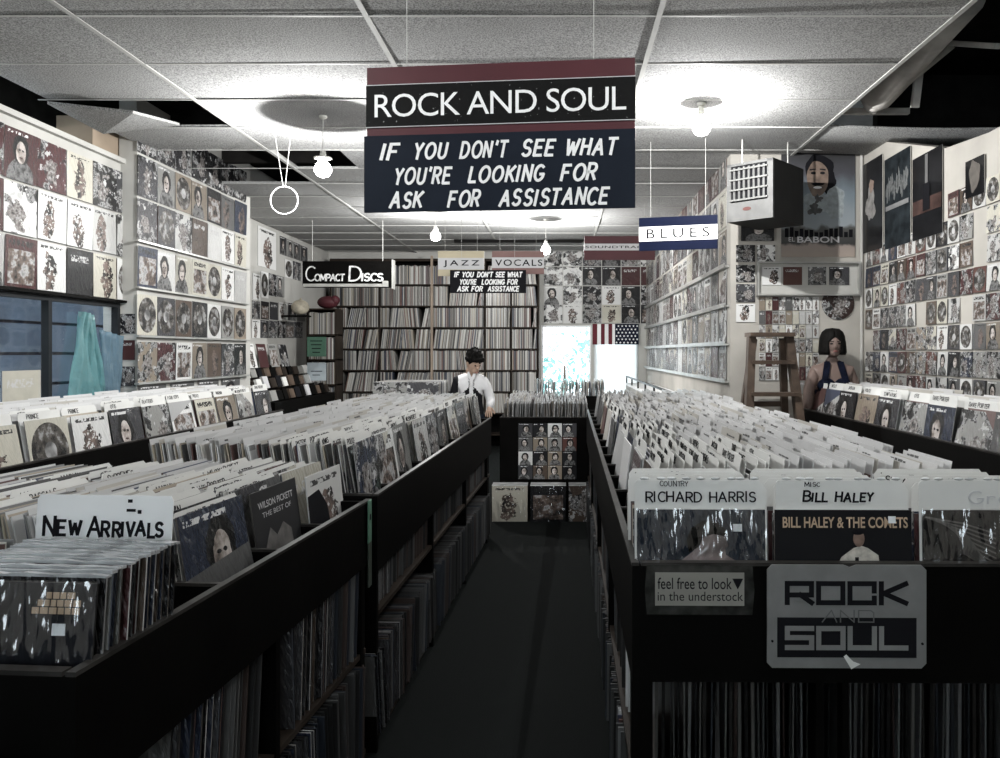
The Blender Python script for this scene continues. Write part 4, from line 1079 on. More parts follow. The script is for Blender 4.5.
for zi, z in enumerate(shz[:7]):
    for a, b in zip(dxs[:-1], dxs[1:]):
        x = a+.024; lean = R.choice([0, 0, .0, .12, -.1])
        seg = 0
        while x < b-.022:
            th = R.uniform(.004, .013)
            if seg > 12 and R.random() < .05: lean = R.choice([0, 0, .1, -.1, .2]); x += abs(lean)*.12; seg = 0
            off = lean*.3
            if x+max(0, off)+th > b-.004 or x+min(0, off) < a+.02: 
                if x+th+.01 > b-.02: break
                lean = 0
            h_ = R.uniform(.292, .304)
            if zi == 0: h_ = R.uniform(.27, .30)
            M = T(-3.6+x, YS+R.uniform(.008, .03), z+.001) @ RY(lean)
            BS.mb.box((0, 0, 0), (th, .30, h_), None, M, R.choice(spc)); x += th+.0012; seg += 1
BS.build('shelved_records', 'rows of records packed spine-out on the back shelving', 'record')
# side unit at the left rear corner
t = empty('record_shelving', T(-3.55, 11.2, 0), 'narrow record shelf unit in the rear left corner', 'shelving')
BS2 = Stuff()
mb = MB(); mb.box((0, .33, 0), (.42, .35, 2.1)); part('back_panel', mb, t, m_black)
for z in (.35, .70, 1.05, 1.40, 1.75): mb = MB(); mb.box((0, 0, z-.02), (.42, .33, z)); part('shelf_board', mb, t, m_shelf)
for d in (0, .40): mb = MB(); mb.box((d, 0, 0), (d+.02, .33, 2.09)); part('upright', mb, t, m_shelf)
mb = MB(); mb.box((0, 0, 2.09), (.42, .35, 2.11)); part('top_board', mb, t, m_shelf)
for z in (.35, .70, 1.05, 1.40, 1.75):
    x = .025
    while x < .385:
        th = R.uniform(.005, .012); BS2.mb.box((0, 0, 0), (th, .30, R.uniform(.29, .31)), None, T(-3.55+x, 11.215, z+.001), R.choice(spc)); x += th+.001
BS2.build('shelved_records', 'records packed in the narrow shelf unit in the rear left corner', 'record')
# ball and red bag on top, small signs
mb = MB(); mb.sphere((0, 0, .11), (.12, .1, .10)); mb.cyl((0, 0, .2), (.01, 0, .235), .02, .01); o = place('woven_gourd', mb.mesh('gourd', simple('cream_gourd', (.55, .5, .4), .7, .3, 12), True), T(-3.5, 11.35, 2.111)); 
o.matrix_local = T(-3.48, 10.72, 1.99); tag(o, 'round cream gourd beside the compact discs sign', 'gourd')
mb = MB(); mb.sphere((0, 0, .09), (.15, .1, .09)); mb.sphere((.1, 0, .12), (.07, .08, .07)); o = place('red_bag', mb.mesh('bag', m_maroon, True), T(-3.28, 11.3, 2.111)); tag(o, 'dark red bag on top of the narrow rear left shelf', 'bag')
t = place('wall_bracket', MB().box((-.2, -.09, -.02), (.14, .09, 0)).mesh('bracket', m_black), T(-3.50, 10.72, 1.99)); tag(t, 'small black wall shelf under the cream gourd', 'shelf')
t = empty('notice', T(-3.35, 10.6, 1.44), 'green notice sheet hanging at the narrow rear left shelf', 'notice')
mb = MB(); mb.box((0, 0, 0), (.25, .004, .26)); part('sheet', mb, t, m_green)
mb = MB()
for q in range(4): mb.box((.04+.01*q, -.0015, .2-.05*q), (.2-.01*q, 0, .212-.05*q))
part('print_lines', mb, t, m_ink)
t = empty('notice', T(-3.35, 10.6, 1.12), 'pale blue notice sheet below the green one', 'notice')
mb = MB(); mb.box((0, 0, 0), (.25, .004, .24)); part('sheet', mb, t, simple('pale_blue_paper', (.35, .4, .43)))
mb = MB(); mb.box((.05, -.0015, .12), (.2, 0, .13)); mb.box((.07, -.0015, .07), (.17, 0, .08)); part('print_lines', mb, t, m_ink)
# compact discs sign
t = empty('hanging_sign', T(-3.09, 9.6, 2.28), 'black box sign reading compact discs in white cut letters', 'sign')
SWd = 1.07
mb = MB(); mb.box((0, 0, 0), (SWd, .12, .31)); part('sign_box', mb, t, m_black)
mb = MB(); mb.box((.02, -.05, .0), (SWd-.08, 0, .035)); mb.box((SWd-.1, -.055, .0), (SWd-.04, 0, .07)); part('ledge', mb, t, m_metal)
mb = MB(); mb.box((SWd, 0, -.02), (SWd+.015, .13, .33)); part('end_cap', mb, t, m_metal)
mw = simple('white_cut_letter', (.62, .62, .62), .4, .5, 14)
stroke_part('lettering', 'COMPACT', .04, .50, .075, t, mw, .17, .016, y=-.003, small=.45, gap=.05, slant=.05)
stroke_part('lettering', 'DISCS', .56, .96, .075, t, mw, .17, .018, y=-.003, small=.5, gap=.08, slant=.05)
for xx in (.1, .95):
    mb = MB(); mb.cyl((xx, .06, .31), (xx, .06, .81), .003, n=6); part('wire', mb, t, m_cord)

# ------------------------------------------------------------------ BACK WALL RIGHT: covers, windows, flag
zr = [2.88, 2.57, 2.26, 1.96]
for r_ in range(4):
    for c_ in range(6):
        X = -.26+.312*c_+.15
        p = R.choice([1, 1, 3, 0]); c = PAL[5] if c_ < 2 else R.choice([PAL[5], PAL[3], PAL[1], PAL[4], PAL[0]])
        if (r_, c_) in ((1, 4), (1, 5)): p, c = 5, PAL[7]
        if (r_, c_) == (3, 3): p, c = 3, PAL[6]
        if (r_, c_) == (3, 5): p, c = 2, PAL[0]
        cover('record_cover', T(X, 12.862, zr[r_]), .298, .298, .004, '{c} {m} cover above the back window, %s row, %s from left' % (ORD[r_], ORD[c_]), 'record', 'record covers on the back wall', p=p, c=c)
def frame_y(y, x0, x1, z0, z1, w, d):
    mb = MB(); mb.box((x0, y, z0), (x1, y+d, z0+w)); mb.box((x0, y, z1-w), (x1, y+d, z1)); mb.box((x0, y, z0+w), (x0+w, y+d, z1-w)); mb.box((x1-w, y, z0+w), (x1, y+d, z1-w)); return mb
o = struct('window_2', frame_y(12.88, -.3, .5, .75, 1.93, .03, .05), m_white); mb = MB(); mb.box((-.27, 12.9, .78), (.47, 12.904, 1.9)); part('pane', mb, o, m_glass)
o = struct('window_3', frame_y(12.88, .56, 1.24, .6, 1.95, .03, .05), m_white); mb = MB(); mb.box((.59, 12.9, .63), (1.21, 12.904, 1.92)); part('pane', mb, o, m_glass)
cloth('window_curtain', [(.55, 12.84, .62), (1.25, 12.84, .62), (1.25, 12.84, 1.9), (.55, 12.84, 1.9)], trans('sheer_white_curtain', (.85, .86, .86), .7), None, 'sheer white curtain glowing with daylight beneath the flag', 'curtain', amp=.012)
# flag: vertical stripes at the left, star field at the right
t = empty('flag', T(.52, 12.8, 1.62), 'flag with dark stripes and a star field hung over the bright curtain', 'flag')
m_fred = simple('flag_dark_red', (.12, .02, .03), .8, .1); m_fblue = simple('flag_navy', (.012, .015, .03), .8, .1)
mb = MB(); mb.box((0, 0, 0), (.74, .004, .33), m_white); part('cloth', mb, t)
mb = MB()
for q in range(3): mb.box((.015+.12*q if q else 0.0, -.003, 0), (.075+.12*q, -.0002, .33))
part('stripe', mb, t, m_fred)
mb = MB(); mb.box((.36, -.003, 0), (.74, -.0002, .33)); part('star_field', mb, t, m_fblue)
mb = MB(); mb.cyl((-.03, .005, .335), (.77, .005, .335), .008, n=8); mb.box((0, .005, .325), (.02, .075, .345)); mb.box((.72, .005, .325), (.74, .075, .345)); part('rod', mb, t, m_metal)
mb = MB()
for r_ in range(6):
    for c_ in range(6):
        cx_, cz_ = .385+.06*c_+(.03 if r_ % 2 else 0), .03+.053*r_
        if cx_ > .73: continue
        pts = []
        for q in range(10):
            rr_ = .02 if q % 2 == 0 else .009; a = PI/2+q*PI/5; pts.append((cx_+rr_*math.cos(a), cz_+rr_*math.sin(a)))
        mb.prism(pts, .001, M=T(0, -.0045, 0))
part('stars', mb, t, m_white)
# greenery outside
m_leaf = simple('backlit_foliage', (.2, .42, .4), .8, .4, 2)
for q, (bx_, by_, bz_, br_) in enumerate(((.1, 17.5, 1.2, .8), (1.3, 20.5, 1.6, .9), (-.9, 20, .8, .9))):
    t = empty('shrub', T(bx_, by_, 0), ['blue-green shrub outside the back window, nearest the glass', 'tall blue-green shrub outside at the right of the back window', 'low blue-green shrub outside at the left of the back window'][q], 'shrub')
    mb = MB()
    for k in range(220):
        a, b_ = R.uniform(0, 2*PI), R.uniform(-1, 1); rr_ = br_*R.uniform(.6, 1.0); s_ = math.sqrt(1-b_*b_)
        c_ = Vector((rr_*s_*math.cos(a), rr_*s_*math.sin(a), bz_+rr_*b_)); e = R.uniform(.05, .12)
        Mx = Matrix.Translation(c_) @ Matrix.Rotation(R.uniform(0, 6), 4, Vector((R.random(), R.random(), R.random()+.01)).normalized())
        mb.prism([(0, -e), (e*.5, 0), (0, e), (-e*.5, 0)], .004, M=Mx)
    part('foliage', mb, t, m_leaf)
    mb = MB(); mb.cyl((0, 0, 0), (0, 0, bz_), .05, .03); part('stem', mb, t, m_wood)
mb = MB(); mb.box((-6, 13.1, -.1), (6, 30, -.02)); struct('ground_rear', mb, simple('pale_paving', (.5, .5, .48)))

# ------------------------------------------------------------------ RIGHT PARTITION FACE (X=1.385)
zs6 = [2.87, 2.54, 2.21, 1.885, 1.57, 1.26]
for r_, z in enumerate(zs6):
    for k in range(18):
        if k > 17: continue
        M = T(1.378, 6.62+.345*(k+.5), z+.004) @ RZ(-PI/2+R.uniform(-.02, .02)) @ RX(-R.uniform(0, .03))
        cover('record_cover', M, .325, .305, .004, '{c} {m} record on the right partition, %s row, %s from camera' % (ORD[r_], ORD[k]), 'record', 'records on the right partition ledges', pool=LIGHT)
for r_, z in enumerate(zs6[2:]):
    mb = MB(); mb.box((1.345, 6.55, z-.015), (1.384, 12.8, z)); mb.box((1.343, 6.55, z), (1.348, 12.8, z+.018))
    o = place('display_ledge', mb.mesh('ledge', m_metal)); tag(o, 'thin display ledge on the right partition, %s from the top' % ORD[r_], 'ledge', 'ledges on the right partition')
# low shelf with a rail under the partition rows
t = empty('low_counter', T(1.0, 7.6, 0), 'low pale counter with a thin rail below the right partition records', 'counter')
mb = MB(); mb.box((0, 0, 0), (.37, 4.6, 1.0)); part('body', mb, t, m_wall); mb = MB(); mb.box((0, 0, 1.0), (.37, 4.6, 1.03)); part('worktop', mb, t, m_white)
mb = MB(); mb.box((0, 0, 1.12), (.02, 4.6, 1.14)); 
for q in range(6): mb.box((0, .1+.88*q, 1.03), (.02, .13+.88*q, 1.12))
part('rail', mb, t, m_rail)

# ------------------------------------------------------------------ FACING WALL (Y=6.5), X 1.385..2.46
YW = 6.495
def PX(p, Y=YW): return (p-VX)*Y/F
def PZ(p, Y=YW): return H+(VY-p)*Y/F
def fc(name, xa, xb, ya, yb, lab, cat, grp=None, p=1, c=PAL[1], matt=False, Y=YW, t=.004):
    xa, xb = PX(xa, Y), PX(xb, Y); za, zb_ = PZ(yb, Y), PZ(ya, Y)
    return cover(name, T((xa+xb)/2, Y-t, za), xb-xa, zb_-za, t, lab, cat, grp, p=p, c=c, matt=matt)
sg = 'small covers on the wall behind the stepladder'
fc('small_cover', 741, 774, 221, 241, 'black small cover with pale figures right under the heater', 'record', sg, 0, PAL[0])
fc('small_cover', 736, 755, 245, 262, 'dark small cover with two eyes shapes below the heater, left of a pair', 'record', sg, 1, PAL[0])
fc('small_cover', 757, 775, 245, 262, 'black and white small cover below the heater, right of a pair', 'record', sg, 1, PAL[5])
fc('small_cover', 736, 755, 265, 282, 'black abstract small cover, second down the column by the partition corner', 'record', sg, 1, PAL[0])
fc('small_cover', 736, 755, 284, 302, 'grey patterned small cover, third down the column by the partition corner', 'record', sg, 1, PAL[1])
fc('small_cover', 736, 755, 304, 322, 'pale small cover, lowest in the column by the partition corner', 'record', sg, 3, PAL[5])
# boxed frame with four covers
t = empty('display_case', T(PX(758), YW, PZ(294)), 'shallow pale display frame with four small covers under the film poster', 'frame')
w_, h_ = PX(857)-PX(758), PZ(264)-PZ(294)
mb = MB(); mb.box((0, -.01, 0), (w_, -.001, h_)); part('back', mb, t, m_wall)
for nm_, lo, hi in (('frame_top', (0, -.05, h_), (w_, 0, h_+.015)), ('frame_bottom', (0, -.05, -.015), (w_, 0, 0)), ('frame_side', (-.015, -.05, -.015), (0, 0, h_+.015)), ('frame_side', (w_, -.05, -.015), (w_+.015, 0, h_+.015))):
    mb = MB(); mb.box(lo, hi); part(nm_, mb, t, m_metal)
for q, (a, b, p, c, nm_) in enumerate(((762, 781, 3, 5, 'white'), (783, 802, 5, 11, 'red'), (808, 826, 1, 2, 'grey'), (829, 849, 0, 1, 'dark'))):
    fc('small_cover', a, b, 267, 285, nm_+' small cover in the shallow display frame, %s from the left' % ORD[q], 'record', 'covers in the shallow display frame', p, PAL[c], Y=YW-.012)
t = empty('picture_disc', T(PX(838), YW-.004, PZ(303.5)), 'round dark picture disc on the wall above the mannequin', 'picture disc')
mb = MB(); pts = [(.132*math.cos(2*PI*q/40), .132*math.sin(2*PI*q/40)) for q in range(40)]; mb.prism(pts, .004, m_ink, front=COV[1]); o = part('disc', mb, t); o.color = (.03, .018, .016, 1)
mb = MB(); pts = [(.006*math.cos(2*PI*q/12), .006*math.sin(2*PI*q/12)) for q in range(12)]; mb.prism(pts, .002, M=T(0, -.003, 0)); part('spindle_label', mb, t, m_grey)
# grid of wrapped discs under the frame
for r_ in range(7):
    for c_ in range(9):
        xa = 759+6.7*c_; ya = 297+14*r_
        if r_ > 5 and c_ < 5: continue
        fc('disc_case', xa, xa+6.1, ya, ya+13.2, '{c} wrapped disc case beside the mannequin, %s row, %s from left' % (ORD[r_], ORD[c_]), 'disc case', 'wrapped disc cases beside the mannequin', R.choice([1, 2, 5, 3]), R.choice(LIGHT))
# film poster
t = empty('film_poster', T(PX(781), YW-.004, PZ(257)), 'large blue-grey film poster of a smiling moustached man over a city', 'poster')
pw, ph = PX(855)-PX(781), PZ(152)-PZ(257)
def postermat():
    M = NG('film_poster_print'); uv = M.node('ShaderNodeUVMap'); sp_ = M.node('ShaderNodeSeparateXYZ'); M.link(uv.outputs[0], sp_.inputs[0])
    v = sp_.outputs[1]; n = M.noise(uv.outputs[0], 5, 4)
    v2 = M.math('ADD', v, M.math('MULTIPLY', M.math('SUBTRACT', n, .5), .18))
    M.link(M.ramp(v2, [(0, (.36, .3, .26)), (.1, (.32, .27, .24)), (.13, g(.035)), (.26, (.08, .08, .075)), (.3, (.28, .31, .33)), (.6, (.18, .22, .25)), (.8, (.06, .06, .07)), (1, (.03, .03, .03))]), M.b.inputs['Base Color'])
    M.b.inputs['Roughness'].default_value = .4; return M.m
mb = MB(); mb.box((0, 0, 0), (pw, .004, ph), m_poster_w, front=postermat()); part('sheet', mb, t)
def blob(mbx, cx_, cz_, a, b_, y=-.002, n=28, w=.0, seed=1):
    rr_ = random.Random(seed); pts = []
    ph_ = [rr_.uniform(0, 6) for _ in range(3)]
    for q in range(n):
        th = 2*PI*q/n; k = 1+w*(math.sin(3*th+ph_[0])+.7*math.sin(5*th+ph_[1])+.5*math.sin(8*th+ph_[2])); pts.append((cx_+a*k*math.cos(th), cz_+b_*k*math.sin(th)))
    mbx.prism(pts, .001, M=T(0, y, 0))
pc = .30
mb = MB(); blob(mb, pc+.01, .70, .115, .135, -.0012, w=.05); blob(mb, pc+.08, .62, .06, .10, -.0011, w=.1, seed=3); part('hair_print', mb, t, m_ink)
mb = MB(); blob(mb, pc-.005, .635, .088, .145, -.0024, w=.03); part('face_print', mb, t, simple('tan_print', (.17, .125, .10), .5, .4, 14))
mb = MB(); blob(mb, pc-.04, .68, .02, .011, -.0036); blob(mb, pc+.035, .68, .02, .011, -.0036); blob(mb, pc-.005, .59, .052, .013, -.0036, w=.1); mb.prism([(pc-.07, .70), (pc-.02, .708), (pc-.02, .716), (pc-.07, .712)], .001, M=T(0, -.0036, 0)); mb.prism([(pc+.012, .708), (pc+.06, .70), (pc+.06, .712), (pc+.012, .716)], .001, M=T(0, -.0036, 0)); part('brow_and_moustache', mb, t, m_ink)
mb = MB(); blob(mb, pc-.005, .563, .034, .01, -.0036); part('teeth', mb, t, m_white)
mb = MB(); blob(mb, pc-.0, .44, .13, .085, -.0018, w=.1, seed=4); blob(mb, pc+.13, .44, .09, .13, -.0016, w=.1, seed=6); part('coat_print', mb, t, simple('pale_coat_print', (.27, .3, .31), .5, .3, 20))
mb = MB(); blob(mb, pc-.03, .385, .05, .045, -.003, w=.25, seed=9); blob(mb, pc+.0, .47, .03, .03, -.003, w=.3, seed=8); part('badge_print', mb, t, simple('dark_print', (.07, .07, .07), .5, .3, 30))
mb = MB()
for q in range(14): x_ = .03+q*.04; mb.box((x_, -.002, .16), (x_+.03, -.0005, .2+.05*R.random()))
part('skyline_print', mb, t, m_ink)
font_part('title', 'BABON', .13, .47, .115, .165, t, m_grey, y=-.0045, bold=.02)
font_part('title', 'EL', .06, .11, .125, .16, t, m_grey, y=-.0045)
# heater / air unit turned towards the room
m_acf = simple('dull_grey_casing', (.12, .12, .118), .5, .2, 8)
Ma = T(1.53, 5.75, 2.47) @ RZ(math.atan2(-.25, .28))
t = empty('ceiling_heater', Ma, 'grey metal air unit with slatted grille hung at the ceiling corner', 'air unit')
w_, d_, h_ = .375, .5, .43
mb = MB(); mb.box((-w_, .02, 0), (0, d_, h_)); part('casing', mb, t, simple('dark_grey_casing', (.035, .035, .035), .5, .1))
mb = MB(); mb.box((-w_, 0, 0), (0, .02, .14)); mb.box((-w_, 0, .14), (-w_+.035, .02, h_)); mb.box((-.045, 0, .14), (0, .02, h_)); mb.box((-w_, 0, h_-.02), (0, .02, h_)); part('front_frame', mb, t, m_acf)
mb = MB(); mb.box((-w_+.035, .012, .14), (-.045, .02, h_-.02)); part('grille_void', mb, t, m_ink)
for q in range(7):
    mb = MB(); x_ = -w_+.055+q*.04; mb.box((x_, -.002, .15), (x_+.016, .012, h_-.03)); part('louvre', mb, t, m_acf)
for q in range(4):
    mb = MB(); mb.box((-w_+.03, -.012, .15+.075*q), (-.04, -.002, .162+.075*q)); part('grille_bar', mb, t, simple('grille_grey', (.16, .16, .155)), label='pale grille bar')
mb = MB(); blob(mb, -w_*.55, .085, .035, .014, -.003); part('badge', mb, t, simple('red_badge', (.1, .04, .035)), label='small red oval badge')
for xx, yy in ((-.3, .1), (-.08, .4)):
    mb = MB(); mb.cyl((xx, yy, h_), (xx, yy, 3.1-2.47), .006, n=8); part('hanger_rod', mb, t, m_metal)

# ------------------------------------------------------------------ RIGHT WALL
XR = 2.452
def yr(p): return XR*F/(p-VX)
def poster_r(xa, xb, ytop, ybot, lab, c, p):
    """poster on the right wall between two pixel columns"""
    y1, y0 = yr(xa), yr(xb); zt = H+(VY-ytop)*yr((xa+xb)/2)/F; zb_ = H+(VY-ybot)*yr((xa+xb)/2)/F
    t = empty('wall_poster', T(XR, (y0+y1)/2, zb_) @ RZ(-PI/2), lab, 'poster')
    W_, H_ = y1-y0, zt-zb_
    mb = MB(); mb.box((-W_/2, -.004, 0), (W_/2, 0, H_), m_poster_w, front=c); part('sheet', mb, t)
    return t, W_, H_
m_pd = simple('black_poster_print', (.009, .009, .01), .3, .4, 6, coat=.3)
t, a, b = poster_r(862, 883, 160, 251, 'dark poster of a seated performer on the right wall, nearest the corner', m_pd, 0)
mb = MB(); blob(mb, 0, b*.72, .045, .05, -.006, w=.1); part('face_print', mb, t, simple('warm_print', (.3, .22, .18), .5, .3, 20))
mb = MB(); blob(mb, -.02, b*.52, .09, .13, -.0055, w=.15, seed=5); part('clothes_print', mb, t, simple('grey_cloth_print', (.26, .25, .24), .5, .4, 20))
t, a, b = poster_r(885, 911, 153, 246, 'dark blue crowd poster with a pale title band, middle of the three tall posters', simple('blue_black_print', (.016, .02, .023), .35, .6, 12), 1)
mb = MB()
for q in range(9): blob(mb, -.17+.042*q, b*.62+.03*(q % 3), .022, .07, -.006, w=.2, seed=q+20)
part('figures_print', mb, t, simple('pale_crowd_print', (.12, .125, .125), .5, .4, 30))
mb = MB(); mb.box((-a*.44, -.007, b*.42), (a*.44, -.0052, b*.47)); part('title_band', mb, t, simple('mid_grey_print', (.2, .2, .2)))
t, a, b = poster_r(913, 943, 152, 237, 'dark poster with a reddish horizon and upright tower, nearest of the three tall posters', m_pd, 1)
mb = MB(); mb.box((-a*.48, -.006, b*.3), (a*.48, -.005, b*.47)); part('horizon_print', mb, t, simple('red_brown_print', (.055, .034, .03), .5, .5, 8))
mb = MB(); mb.box((-.02, -.0075, b*.55), (.02, -.006, b*.98)); part('light_bar', mb, t, simple('dim_grey_print', (.12, .12, .12)))
mb = MB(); mb.box((-.05, -.009, b*.32), (.05, -.0078, b*.64)); part('tower_print', mb, t, m_ink)
t, a, b = poster_r(966, 985, 158, 196, 'small dark portrait poster high on the right wall nearest the camera', m_pd, 0)
mb = MB(); blob(mb, 0, b*.55, .06, .09, -.006, w=.1); part('face_print', mb, t, simple('dim_print_b', (.1, .09, .08), .5, .3, 20))
# rows of compact discs
k_r = 0
for r_ in range(8):
    z = 2.18-.166*(r_-1)
    for k in range(15):
        y = 6.42-.152*k
        if r_ == 0 and k < 9: continue
        if R.random() < .02: continue
        M = T(XR-.003, y-.07, z) @ RZ(-PI/2+R.uniform(-.03, .03)) @ RX(-R.uniform(0, .06)) @ RY(R.uniform(-.02, .02))
        cover('disc_case', M, .142, .152, .01, '{c} {m} disc case on the right wall, %s row, %s from corner' % (ORD[r_], ORD[k]), 'disc case', 'wrapped disc cases on the right wall', p=R.choice([0, 1, 1, 2, 3, 4]), pool=PAL+LIGHT)
mb = MB(); mb.cyl((2.44, 6.47, .0), (2.44, 6.47, 3.1), .012, n=8); struct('trim_5', mb, m_wall)

# ------------------------------------------------------------------ STEPLADDER
t = empty('stepladder', T(1.575, 6.0, 0), 'dark weathered wooden stepladder behind the right bin', 'stepladder')
for s_ in (-1, 1):
    mb = MB(); mb.bar((s_*.265, -.3, 0), (s_*.14, 0, 1.62), .055, .08); part('front_rail', mb, t, m_wood)
    mb = MB(); mb.bar((s_*.25, .4, 0), (s_*.11, .06, 1.60), .05, .05); part('back_leg', mb, t, m_wood)
for q in range(6):
    z = .25+.235*q; f_ = z/1.62; hw = .265-.125*f_; yy = -.3+.3*f_
    mb = MB(); mb.box((-hw, yy-.07, z-.015), (hw, yy+.07, z+.012)); part('step', mb, t, m_wood)
mb = MB(); mb.box((-.165, -.08, 1.615), (.165, .11, 1.645)); part('top_cap', mb, t, m_wood)
for z in (.4, 1.1):
    f_ = z/1.6; hw = .25-.14*f_; mb = MB(); mb.box((-hw, .4-.34*f_-.01, z-.02), (hw, .4-.34*f_+.01, z+.02)); part('back_brace', mb, t, m_wood)

# ------------------------------------------------------------------ SIGNS
def hsign(name, x0, x1, Y0, Y1, z0, z1, lab):
    """board between left (x0,Y0) and right (x1,Y1); local x along it; returns empty, width"""
    a = math.atan2(Y1-Y0, x1-x0); w = math.hypot(x1-x0, Y1-Y0)
    return empty(name, T(x0, Y0, z0) @ RZ(a), lab, 'sign'), w, z1-z0
def bands(t, w, spec, th=.02):
    for nm_, za, zb_, m, dx in spec:
        mb = MB(); mb.box((0+dx, 0 if 'panel' not in nm_ else -.004, za), (w-dx*0, th, zb_)); part(nm_, mb, t, m)
def wires(t, w, z, h, xs=(.15, .85)):
    for f_ in xs:
        mb = MB(); mb.cyl((w*f_, .01, z), (w*f_, .01, z+h), .0015, n=6); part('wire', mb, t, m_cord)
# big sign
xl, xr_ = (367-VX)/F*2.85, (635-VX)/F*2.75
zt = H+(352-68)/F*2.85; zb0 = H+(352-213)/F*2.85
zm = H+(352-137)/F*2.85
t, w, h = hsign('hanging_sign', xl, xr_, 2.85, 2.75, zm-.012, zt, 'large maroon and black hanging sign reading rock and soul')
mb = MB(); mb.box((0, 0, 0), (w, .018, h)); part('board', mb, t, m_maroon)
mb = MB(); mb.box((-.002, -.004, .045), (w+.002, 0, h-.065)); part('black_panel', mb, t, m_speck)
mb = MB(); mb.box((-.002, -.0055, .043), (w+.002, 0, .0455)); mb.box((-.002, -.0055, h-.0655), (w+.002, 0, h-.063)); part('edge_strip', mb, t, m_grey)
font_part('lettering', 'ROCK AND SOUL', .03, w-.03, .078, h-.098, t, m_white, y=-.007, spacing=.92)
wires(t, w, h, CEIL-zt)
t, w, h = hsign('hanging_sign', xl-.008, xr_, 2.84, 2.74, zb0, zm, 'navy notice board with white brush lettering below the large sign')
mb = MB(); mb.box((0, 0, 0), (w, .012, h)); part('board', mb, t, m_navy)
def brush(txt, xa, xb, z, hh): stroke_part('lettering', txt, xa*w, xb*w, z, t, m_white, hh, hh*.19, y=-.0025, slant=.22, jit=.03, gap=.28, squeeze=.85, space=.8)
for nm_, xa, xb in (('IF', .065, .12), ('YOU', .19, .305), ("DON'T", .365, .53), ('SEE', .59, .70), ('WHAT', .75, .925)): brush(nm_, xa, xb, h*.685, h*.195)
for nm_, xa, xb in (("YOU'RE", .115, .32), ('LOOKING', .395, .665), ('FOR', .735, .855)): brush(nm_, xa, xb, h*.365, h*.195)
for nm_, xa, xb in (('ASK', .10, .215), ('FOR', .32, .43), ('ASSISTANCE', .51, .895)): brush(nm_, xa, xb, h*.055, h*.195)
for f_ in (.04, .96):
    mb = MB(); mb.box((w*f_, .012, h-.01), (w*f_+.01, .015, h+.05)); part('hook', mb, t, m_metal)
# blues
xl, xr_ = (639-VX)/F*6.1, (717.5-VX)/F*5.95
z1 = H+(352-218)/F*6.1; z0 = H+(352-251)/F*6.1
t, w, h = hsign('hanging_sign', xl, xr_, 6.1, 5.95, z0, z1, 'blue and white hanging sign reading blues')
mb = MB(); mb.box((0, 0, 0), (w, .018, h)); part('board', mb, t, m_blue)
mb = MB(); mb.box((0, -.004, h*.28), (w, 0, h*.72)); part('white_panel', mb, t, m_white)
font_part('lettering', 'BLUES', w*.1, w*.9, h*.36, h*.65, t, m_ink, y=-.006, spacing=1.5)
wires(t, w, h, CEIL-z1)
def smallsign(txt, xa, xb, ya, yb, Y, lab, mo, mp, mt, lo=.12, hi=.9, za=.26, zb_=.72, spacing=1.1):
    x0, x1 = (xa-VX)/F*Y, (xb-VX)/F*Y; z1 = H+(VY-ya)/F*Y; z0 = H+(VY-yb)/F*Y; w = x1-x0; h = z1-z0
    t = empty('hanging_sign', T(x0, Y, z0), lab, 'sign')
    mb = MB(); mb.box((0, 0, 0), (w, .018, h)); part('board', mb, t, mo)
    if mp: mb = MB(); mb.box((0, -.004, h*za), (w, 0, h*zb_)); part('panel', mb, t, mp)
    if txt: font_part('lettering', txt, w*lo, w*hi, h*(za+.09), h*(zb_-.09), t, mt, y=-.006, spacing=spacing, bold=.01)
    wires(t, w, h, CEIL-z1)
    return t, w, h
smallsign('JAZZ', 438, 484, 251, 276, 8.3, 'beige hanging sign reading jazz', m_beige, m_grey, m_ink, spacing=1.4)
smallsign('VOCALS', 492, 544, 251, 274, 8.3, 'dusty pink hanging sign reading vocals', m_pink, m_grey, m_ink, .06, .97, spacing=1.2)
smallsign('SOUNDTRACKS', 584, 655, 236, 260, 8.6, 'maroon hanging sign reading soundtracks behind the blues sign', m_maroon, m_grey, m_ink, .02, .98, .4, .68)
t, w, h = smallsign(None, 450, 526, 270, 293, 8.2, 'small black notice with white lettering below the jazz and vocals signs', m_ink, None, None)
for nm_, xa, xb, z in (('IF YOU', .06, .30, .7), ("DON'T SEE WHAT", .36, .94, .7), ("YOU'RE", .13, .34, .38), ('LOOKING FOR', .42, .88, .38), ('ASK FOR', .1, .42, .08), ('ASSISTANCE', .5, .9, .08)):
    stroke_part('lettering', nm_, xa*w, xb*w, h*z, t, m_white, h*.2, h*.055, y=-.002, slant=.2, gap=.28, space=.6)

# ring hung from the ceiling
t = empty('hanging_ring', T(-2.0, 5.8, 2.6), 'thin white ring hanging on two strings by the left ceiling opening', 'ring')
mb = MB(); pts = [(.1*math.cos(2*PI*q/32), 0, .1*math.sin(2*PI*q/32)) for q in range(33)]; mb.tube(pts, .0045, 8); part('hoop', mb, t, m_white, True)
mb = MB(); mb.cyl((-.008, 0, .1), (-.07, 0, .5), .002, n=6); part('string', mb, t, m_cord)
mb = MB(); mb.cyl((.008, 0, .1), (.05, 0, .5), .002, n=6); part('string', mb, t, m_cord)

